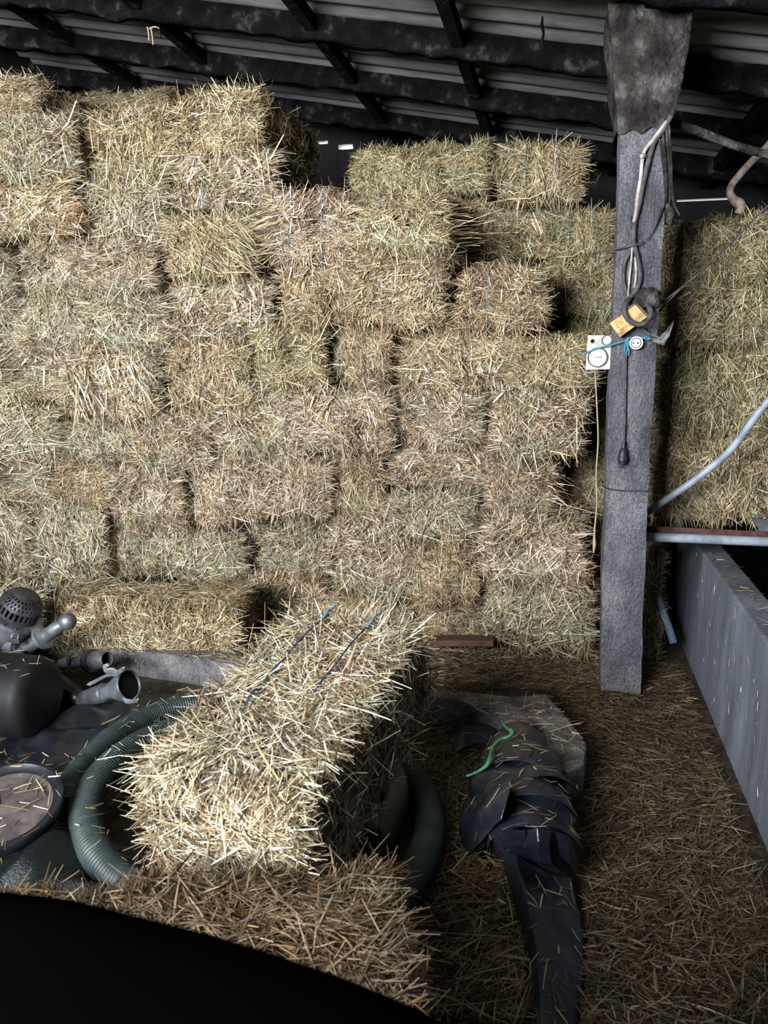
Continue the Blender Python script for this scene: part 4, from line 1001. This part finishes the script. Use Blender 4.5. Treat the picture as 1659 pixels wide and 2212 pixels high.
# tail running to the camera
child('tail', flap([[(1085, 1840, .12), (1110, 1838, .16), (1180, 1880, .10), (1235, 1890, .06)], [(1100, 1900, .08), (1125, 1890, .15), (1190, 1930, .08), (1250, 1960, .03)], [(1115, 1970, .05), (1145, 1960, .12), (1195, 2000, .07), (1265, 2030, .02)], [(1130, 2060, .04), (1160, 2050, .10), (1200, 2080, .06), (1258, 2110, .02)], [(1140, 2170, .03), (1170, 2160, .08), (1200, 2170, .05), (1250, 2190, .02)], [(1140, 2280, .02), (1170, 2280, .05), (1200, 2290, .03), (1240, 2300, .02)]], 0, seed=57), M['film'], fm, 'long flattened tail of film')
child('end', flap([[(970, 1575, .02), (1000, 1562, .07), (1040, 1563, .07), (1075, 1572, .03)], [(965, 1595, .02), (1000, 1585, .09), (1040, 1582, .08), (1080, 1590, .04)], [(985, 1630, .02), (1000, 1618, .05), (1035, 1605, .06), (1085, 1612, .04)]], 0, seed=69), M['film'], fm, 'far loose corner of film')
for c in fm.children: solid(c, .003)
tag(fm, 'heap of rolled and folded black silage film on the straw beside the leaning bale', 'plastic')
tag(link('green_rope', tube('green_rope', [atZ(q[0], q[1], q[2] * .6 + .17) for q in ((1084, 1555, .06), (1092, 1570, .10), (1106, 1580, .13), (1100, 1590, .13), (1080, 1598, .12), (1066, 1612, .12), (1060, 1630, .13), (1058, 1642, .14), (1046, 1658, .12), (1020, 1672, .05), (1008, 1676, .03))], .008, 9, 8, radii=[.004, .006, .009, .006, .006, .006, .006, .010, .006, .004, .005]), M['twinegreen']), 'bright green rope tied on the far end of the black film heap', 'rope')

# ------------------------------------------------------------------ invented dark shape close in front, standing in for a finger on the lens
edge = [(-260, 1905), (0, 1918), (150, 1936), (300, 1975), (450, 2013), (600, 2060), (750, 2112), (900, 2175), (1000, 2228), (1080, 2285), (1130, 2350)]
ridge = [camw(0, 0, 0) for _ in edge]
def stand_in():
    V = []; prof = [(.62, 0), (.45, .0), (.30, .02), (.18, .05), (.10, .10), (.04, .18), (0.0, .30), (-.06, .42), (-.2, .5)]
    dist = .62; rows_ = []
    for (x, y) in edge:
        u = (x - CX) / FPX; v = (CY - y) / FPX; h = cp + v * sp; zc = v * cp - sp; t = dist / h
        top = camw(u * t, dist, EYE + zc * t); fwd = camw(0, 1, 0)
        col = []
        for k in range(22):
            f = k / 21
            if f < .5:   # back side towards the camera: gently falling
                g = f / .5; off = -.30 + .30 * g; z = top.z - .16 * (1 - g) ** 2
            else:        # far side: rolls over and drops to the floor
                g = (f - .5) / .5; off = .10 * math.sin(g * math.pi / 2); z = top.z * (1 - g ** 1.6) if g < 1 else 0
                z = max(z, 0)
            col.append((top.x + fwd.x * off, top.y + fwd.y * off, z))
        rows_.append(col)
    A_ = np.array(rows_); n, m, _ = A_.shape
    base = A_[:, :1].copy(); base[:, :, 2] = 0; A_ = np.concatenate([base, A_], 1); m += 1
    i = np.arange(n - 1)[:, None] * m + np.arange(m - 1)[None]
    return np_mesh('black_stand_in', A_.reshape(-1, 3), np.stack([i, i + 1, i + m + 1, i + m], -1).reshape(-1, 4), smooth=True)
tag(link('black_stand_in', stand_in(), M['stand_in']), 'out of focus made-up black shape with a rounded edge filling the bottom left corner', 'stand_in')

# ------------------------------------------------------------------ loose straw
def litter(name, pts, seed, lmean=.06, wmean=.0036, zjit=.012, tint=(1, 1, 1), elev=9, nrm=None):
    rg = np.random.default_rng(seed); n = len(pts); P = np.array(pts, float); P[:, 2] += rg.uniform(0, zjit, n)
    N = np.tile([0, 0, 1.], (n, 1)) if nrm is None else np.array(nrm)
    wv_ = Wave(5, 8, seed); ang = wv_(P) * 1.2 + rg.normal(0, 1., n); D = np.stack([np.cos(ang), np.sin(ang), np.zeros(n)], 1)
    L = lmean * rg.lognormal(0, .42, n); W = wmean * rg.lognormal(0, .3, n); el = np.abs(rg.normal(0, math.radians(elev), n))
    P[:, 2] += .3 * L * np.sin(el)
    v, f, c = straw_geom(P, N, D, L, W, el, rg.normal(0, .12, n), rg, rg.uniform(.35, 1.05, n))
    o = link(name, np_mesh(name, v, f, np.clip(c, 0, .9)), M['straw']); o.color = (*tint, 1); return o
def poly_pts(poly, n, seed, z=0.):
    rg = np.random.default_rng(seed); W_ = [atZ(x, y, z) for x, y in poly]; xs = [p.x for p in W_]; ys = [p.y for p in W_]; out = []
    Q = np.array([[p.x, p.y] for p in W_])
    while len(out) < n:
        p = rg.uniform((min(xs), min(ys)), (max(xs), max(ys)), (n, 2)); inside = np.zeros(len(p), bool); j = len(Q) - 1
        for i in range(len(Q)):
            c_ = ((Q[i, 1] > p[:, 1]) != (Q[j, 1] > p[:, 1])) & (p[:, 0] < (Q[j, 0] - Q[i, 0]) * (p[:, 1] - Q[i, 1]) / (Q[j, 1] - Q[i, 1] + 1e-12) + Q[i, 0]); inside ^= c_; j = i
        out += [(a, b, z) for a, b in p[inside] if a < .685 or z > .1]
    return out[:n]
# floor bed of trodden straw
wl = Wave(7, 10, 301); wl2 = Wave(22, 10, 302)
def bed(x0, x1, y0, y1, h=.018):
    def fz(X, Y):
        P_ = np.stack([X.ravel(), Y.ravel(), 0 * X.ravel()], 1); return (.004 + h * (.5 + .5 * np.clip(wl(P_), -1, 1)) * .6 + .004 * np.abs(wl2(P_))).reshape(X.shape)
    return grid_mesh('straw_bed', x0, x1, 70, y0, y1, 110, fz)
M['bed'] = noisy('trodden_straw', [(.25, (.014, .009, .005)), (.5, (.035, .024, .012)), (.8, (.08, .058, .03))], scale=45, rough=.9, bump=.7, bscale=120, stretch=(1, .4, 1))
tag(link('straw_bed', bed(-.30, .745, .9, 4.15), M['bed']), 'trodden straw covering the floor between the film heap and the low wall', 'straw', kind='stuff')
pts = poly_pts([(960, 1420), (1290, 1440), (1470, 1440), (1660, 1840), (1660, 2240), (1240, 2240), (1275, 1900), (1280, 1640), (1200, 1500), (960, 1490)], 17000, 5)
tag(litter('loose_straw', pts, 6, zjit=.035, lmean=.058, wmean=.0029, tint=(.40, .345, .27)), 'loose straw strewn thickly over the floor at the right', 'straw', kind='stuff')  # tint lowered so the floor's dim light sits in the straw colour
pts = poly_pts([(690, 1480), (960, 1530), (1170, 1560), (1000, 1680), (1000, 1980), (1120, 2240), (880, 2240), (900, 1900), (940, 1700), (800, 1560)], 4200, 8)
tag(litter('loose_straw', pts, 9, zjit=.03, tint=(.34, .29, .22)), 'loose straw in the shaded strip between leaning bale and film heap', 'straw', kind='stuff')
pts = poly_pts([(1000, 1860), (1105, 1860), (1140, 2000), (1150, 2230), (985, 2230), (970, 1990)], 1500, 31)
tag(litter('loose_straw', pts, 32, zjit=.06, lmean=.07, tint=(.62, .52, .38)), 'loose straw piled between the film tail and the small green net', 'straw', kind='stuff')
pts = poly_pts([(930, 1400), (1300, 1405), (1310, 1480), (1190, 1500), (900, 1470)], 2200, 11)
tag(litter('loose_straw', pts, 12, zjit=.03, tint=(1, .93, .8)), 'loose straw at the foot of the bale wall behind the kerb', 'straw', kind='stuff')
pts = poly_pts([(0, 1640), (160, 1640), (260, 1500), (480, 1490), (430, 1640), (220, 1720), (260, 1900), (0, 1900)], 420, 14)
tag(litter('loose_straw', pts, 15, zjit=.05, tint=(.85, .75, .6)), 'sparse loose straw among the drum, lid and hose', 'straw', kind='stuff')
pts = poly_pts([(100, 1380), (520, 1416), (960, 1490), (1110, 1508), (1180, 1500), (1236, 1562), (1262, 1610), (1240, 1650), (1172, 1600), (960, 1504), (520, 1432), (100, 1392)], 420, 17, ztop)
tag(litter('loose_straw', pts, 18, zjit=.006, lmean=.045, tint=(.95, .85, .7), elev=4), 'scattered straw bits on top of the concrete kerb', 'straw', kind='stuff')
pts = [(random.uniform(XW + .01, XW + .12), random.uniform(1.5, 4.3), .656) for _ in range(110)]
tag(litter('loose_straw', pts, 20, zjit=.004, lmean=.05, tint=(1, .93, .8), elev=4), 'a few straws lying on top of the low concrete wall', 'straw', kind='stuff')
rg_ = np.random.default_rng(88); n_ = 120
P_ = np.stack([np.full(n_, XW - .008), rg_.uniform(1.5, 4.6, n_), rg_.uniform(.06, .62, n_)], 1); P_[:, 0] -= .012 * (1 - P_[:, 2] / .655)
a_ = rg_.normal(1.57, .5, n_); D_ = np.stack([0 * a_, np.cos(a_), np.sin(a_)], 1)
v_, f_, c_ = straw_geom(P_, np.tile([-1., 0, 0], (n_, 1)), D_, .03 * rg_.lognormal(0, .5, n_), .0028 * rg_.lognormal(0, .3, n_), np.full(n_, .04), rg_.normal(0, .1, n_), rg_)
tag(link('straw_bits', np_mesh('straw_bits', v_, f_, c_), M['straw']), 'short straw bits stuck to the face of the low concrete wall', 'straw', kind='stuff')
g = empty('hanging_straw', atY(336, 60, 4.46))
for q in ([(318, 58), (321, 72), (322, 88)], [(326, 60), (329, 78), (331, 97)], [(322, 62), (334, 58), (344, 62)], [(340, 60), (346, 70), (348, 84)], [(333, 60), (332, 70), (330, 76)]):
    child('straw', tube('straw', [atY(x, y, 4.46) for x, y in q], .0045, 6, 5), M['twinestraw'] if q[0][0] < 330 else M['beam'], g)
tag(g, 'small wisp of straw hanging from the long roof beam above the left bales', 'straw')
tag(link('dust_strand', tube('dust_strand', [atY(x, y, 4.2) for x, y in ((1172, 36), (1171, 55), (1174, 72), (1171, 92), (1174, 106))], .008, 7, 6, radii=[.004, .008, .006, .008, .002]), M['beam']), 'dark dusty strand hanging from the roof sheets left of the post', 'cobweb')
# straw bits dropped on film, hose and lid: sit on the surface by ray cast
bpy.context.view_layer.update()
dg = bpy.context.evaluated_depsgraph_get()
def drop(n, cx, cyy, rx, ry, names, seed):
    rg = random.Random(seed); out = []; no = []; k = 0
    while len(out) < n and k < n * 30:
        k += 1; x = cx + rg.uniform(-rx, rx); y = cyy + rg.uniform(-ry, ry)
        hit, loc, nm, idx, ob, mw = SC.ray_cast(dg, Vector((x, y, .55)), Vector((0, 0, -1)))
        if not hit: continue
        r_ = ob
        while r_.parent: r_ = r_.parent
        if r_.name.split('.')[0] in names and nm.z > .35:
            out.append((loc.x, loc.y, loc.z + .003)); no.append(tuple(nm))
    return out, no
for (args, lab, tint) in (((150, fc.x, fc.y - .15, .3, .75, ('silage_film',), 3), 'straw bits scattered over the black film heap', (1, .95, .82)),
                    ((130, hc.x - .35, hc.y + .1, .5, .7, ('suction_hose',), 4), 'straw bits clinging to the green hose', (.9, .95, .75)),
                    ((60, lc.x, lc.y, .2, .2, ('round_lid',), 5), 'straw lying in the round black lid', (1.05, 1.02, .9)),
                    ((40, r1.x - .2, DY, .3, .2, ('plastic_drum',), 6), 'few straw bits on the black drum', (1, .9, .75))):
    p_, n_ = drop(*args)
    if p_: tag(litter('straw_bits', p_, 40 + args[-1], zjit=.003, lmean=.045, wmean=.0034, tint=tint, elev=6, nrm=n_), lab, 'straw', kind='stuff')

# ------------------------------------------------------------------ light
w = bpy.data.worlds.new('sky'); SC.world = w; w.use_nodes = True
bg = w.node_tree.nodes['Background']; bg.inputs['Color'].default_value = (.90, .95, 1.0, 1); bg.inputs['Strength'].default_value = 7.5
L = bpy.data.lights.new('doorway', 'AREA'); L.shape = 'RECTANGLE'; L.size = OPX1 - OPX0; L.size_y = OPZ1 - OPZ0
L.cycles.is_portal = True
lo = bpy.data.objects.new('doorway', L); COL.objects.link(lo)
lo.location = ((OPX0 + OPX1) / 2, -1.98, (OPZ0 + OPZ1) / 2); lo.rotation_euler = (math.radians(90), 0, 0)

cam = bpy.data.cameras.new('camera'); co = bpy.data.objects.new('camera', cam); COL.objects.link(co)
co.location = (0, 0, EYE); co.rotation_euler = (math.pi / 2 - PITCH, 0, YAW)
cam.sensor_fit = 'VERTICAL'; cam.sensor_height = 24; cam.lens = 24 * FPX / 2212
cam.clip_start = .05
cam.dof.use_dof = True; cam.dof.focus_distance = 3.6; cam.dof.aperture_fstop = 3.2
SC.camera = co
vs = SC.view_settings; vs.view_transform = 'Standard'; vs.look = 'None'; vs.gamma = 1; vs.exposure = 3.0; vs.use_curve_mapping = False
cy = SC.cycles
cy.max_bounces = 5; cy.diffuse_bounces = 2; cy.glossy_bounces = 2; cy.transmission_bounces = 2; cy.caustics_reflective = False; cy.caustics_refractive = False
cy.use_denoising = True
try: cy.denoiser = 'OPENIMAGEDENOISE'; cy.denoising_input_passes = 'RGB_ALBEDO_NORMAL'; cy.denoising_prefilter = 'ACCURATE'
except Exception: pass
cy.sample_clamp_indirect = 6
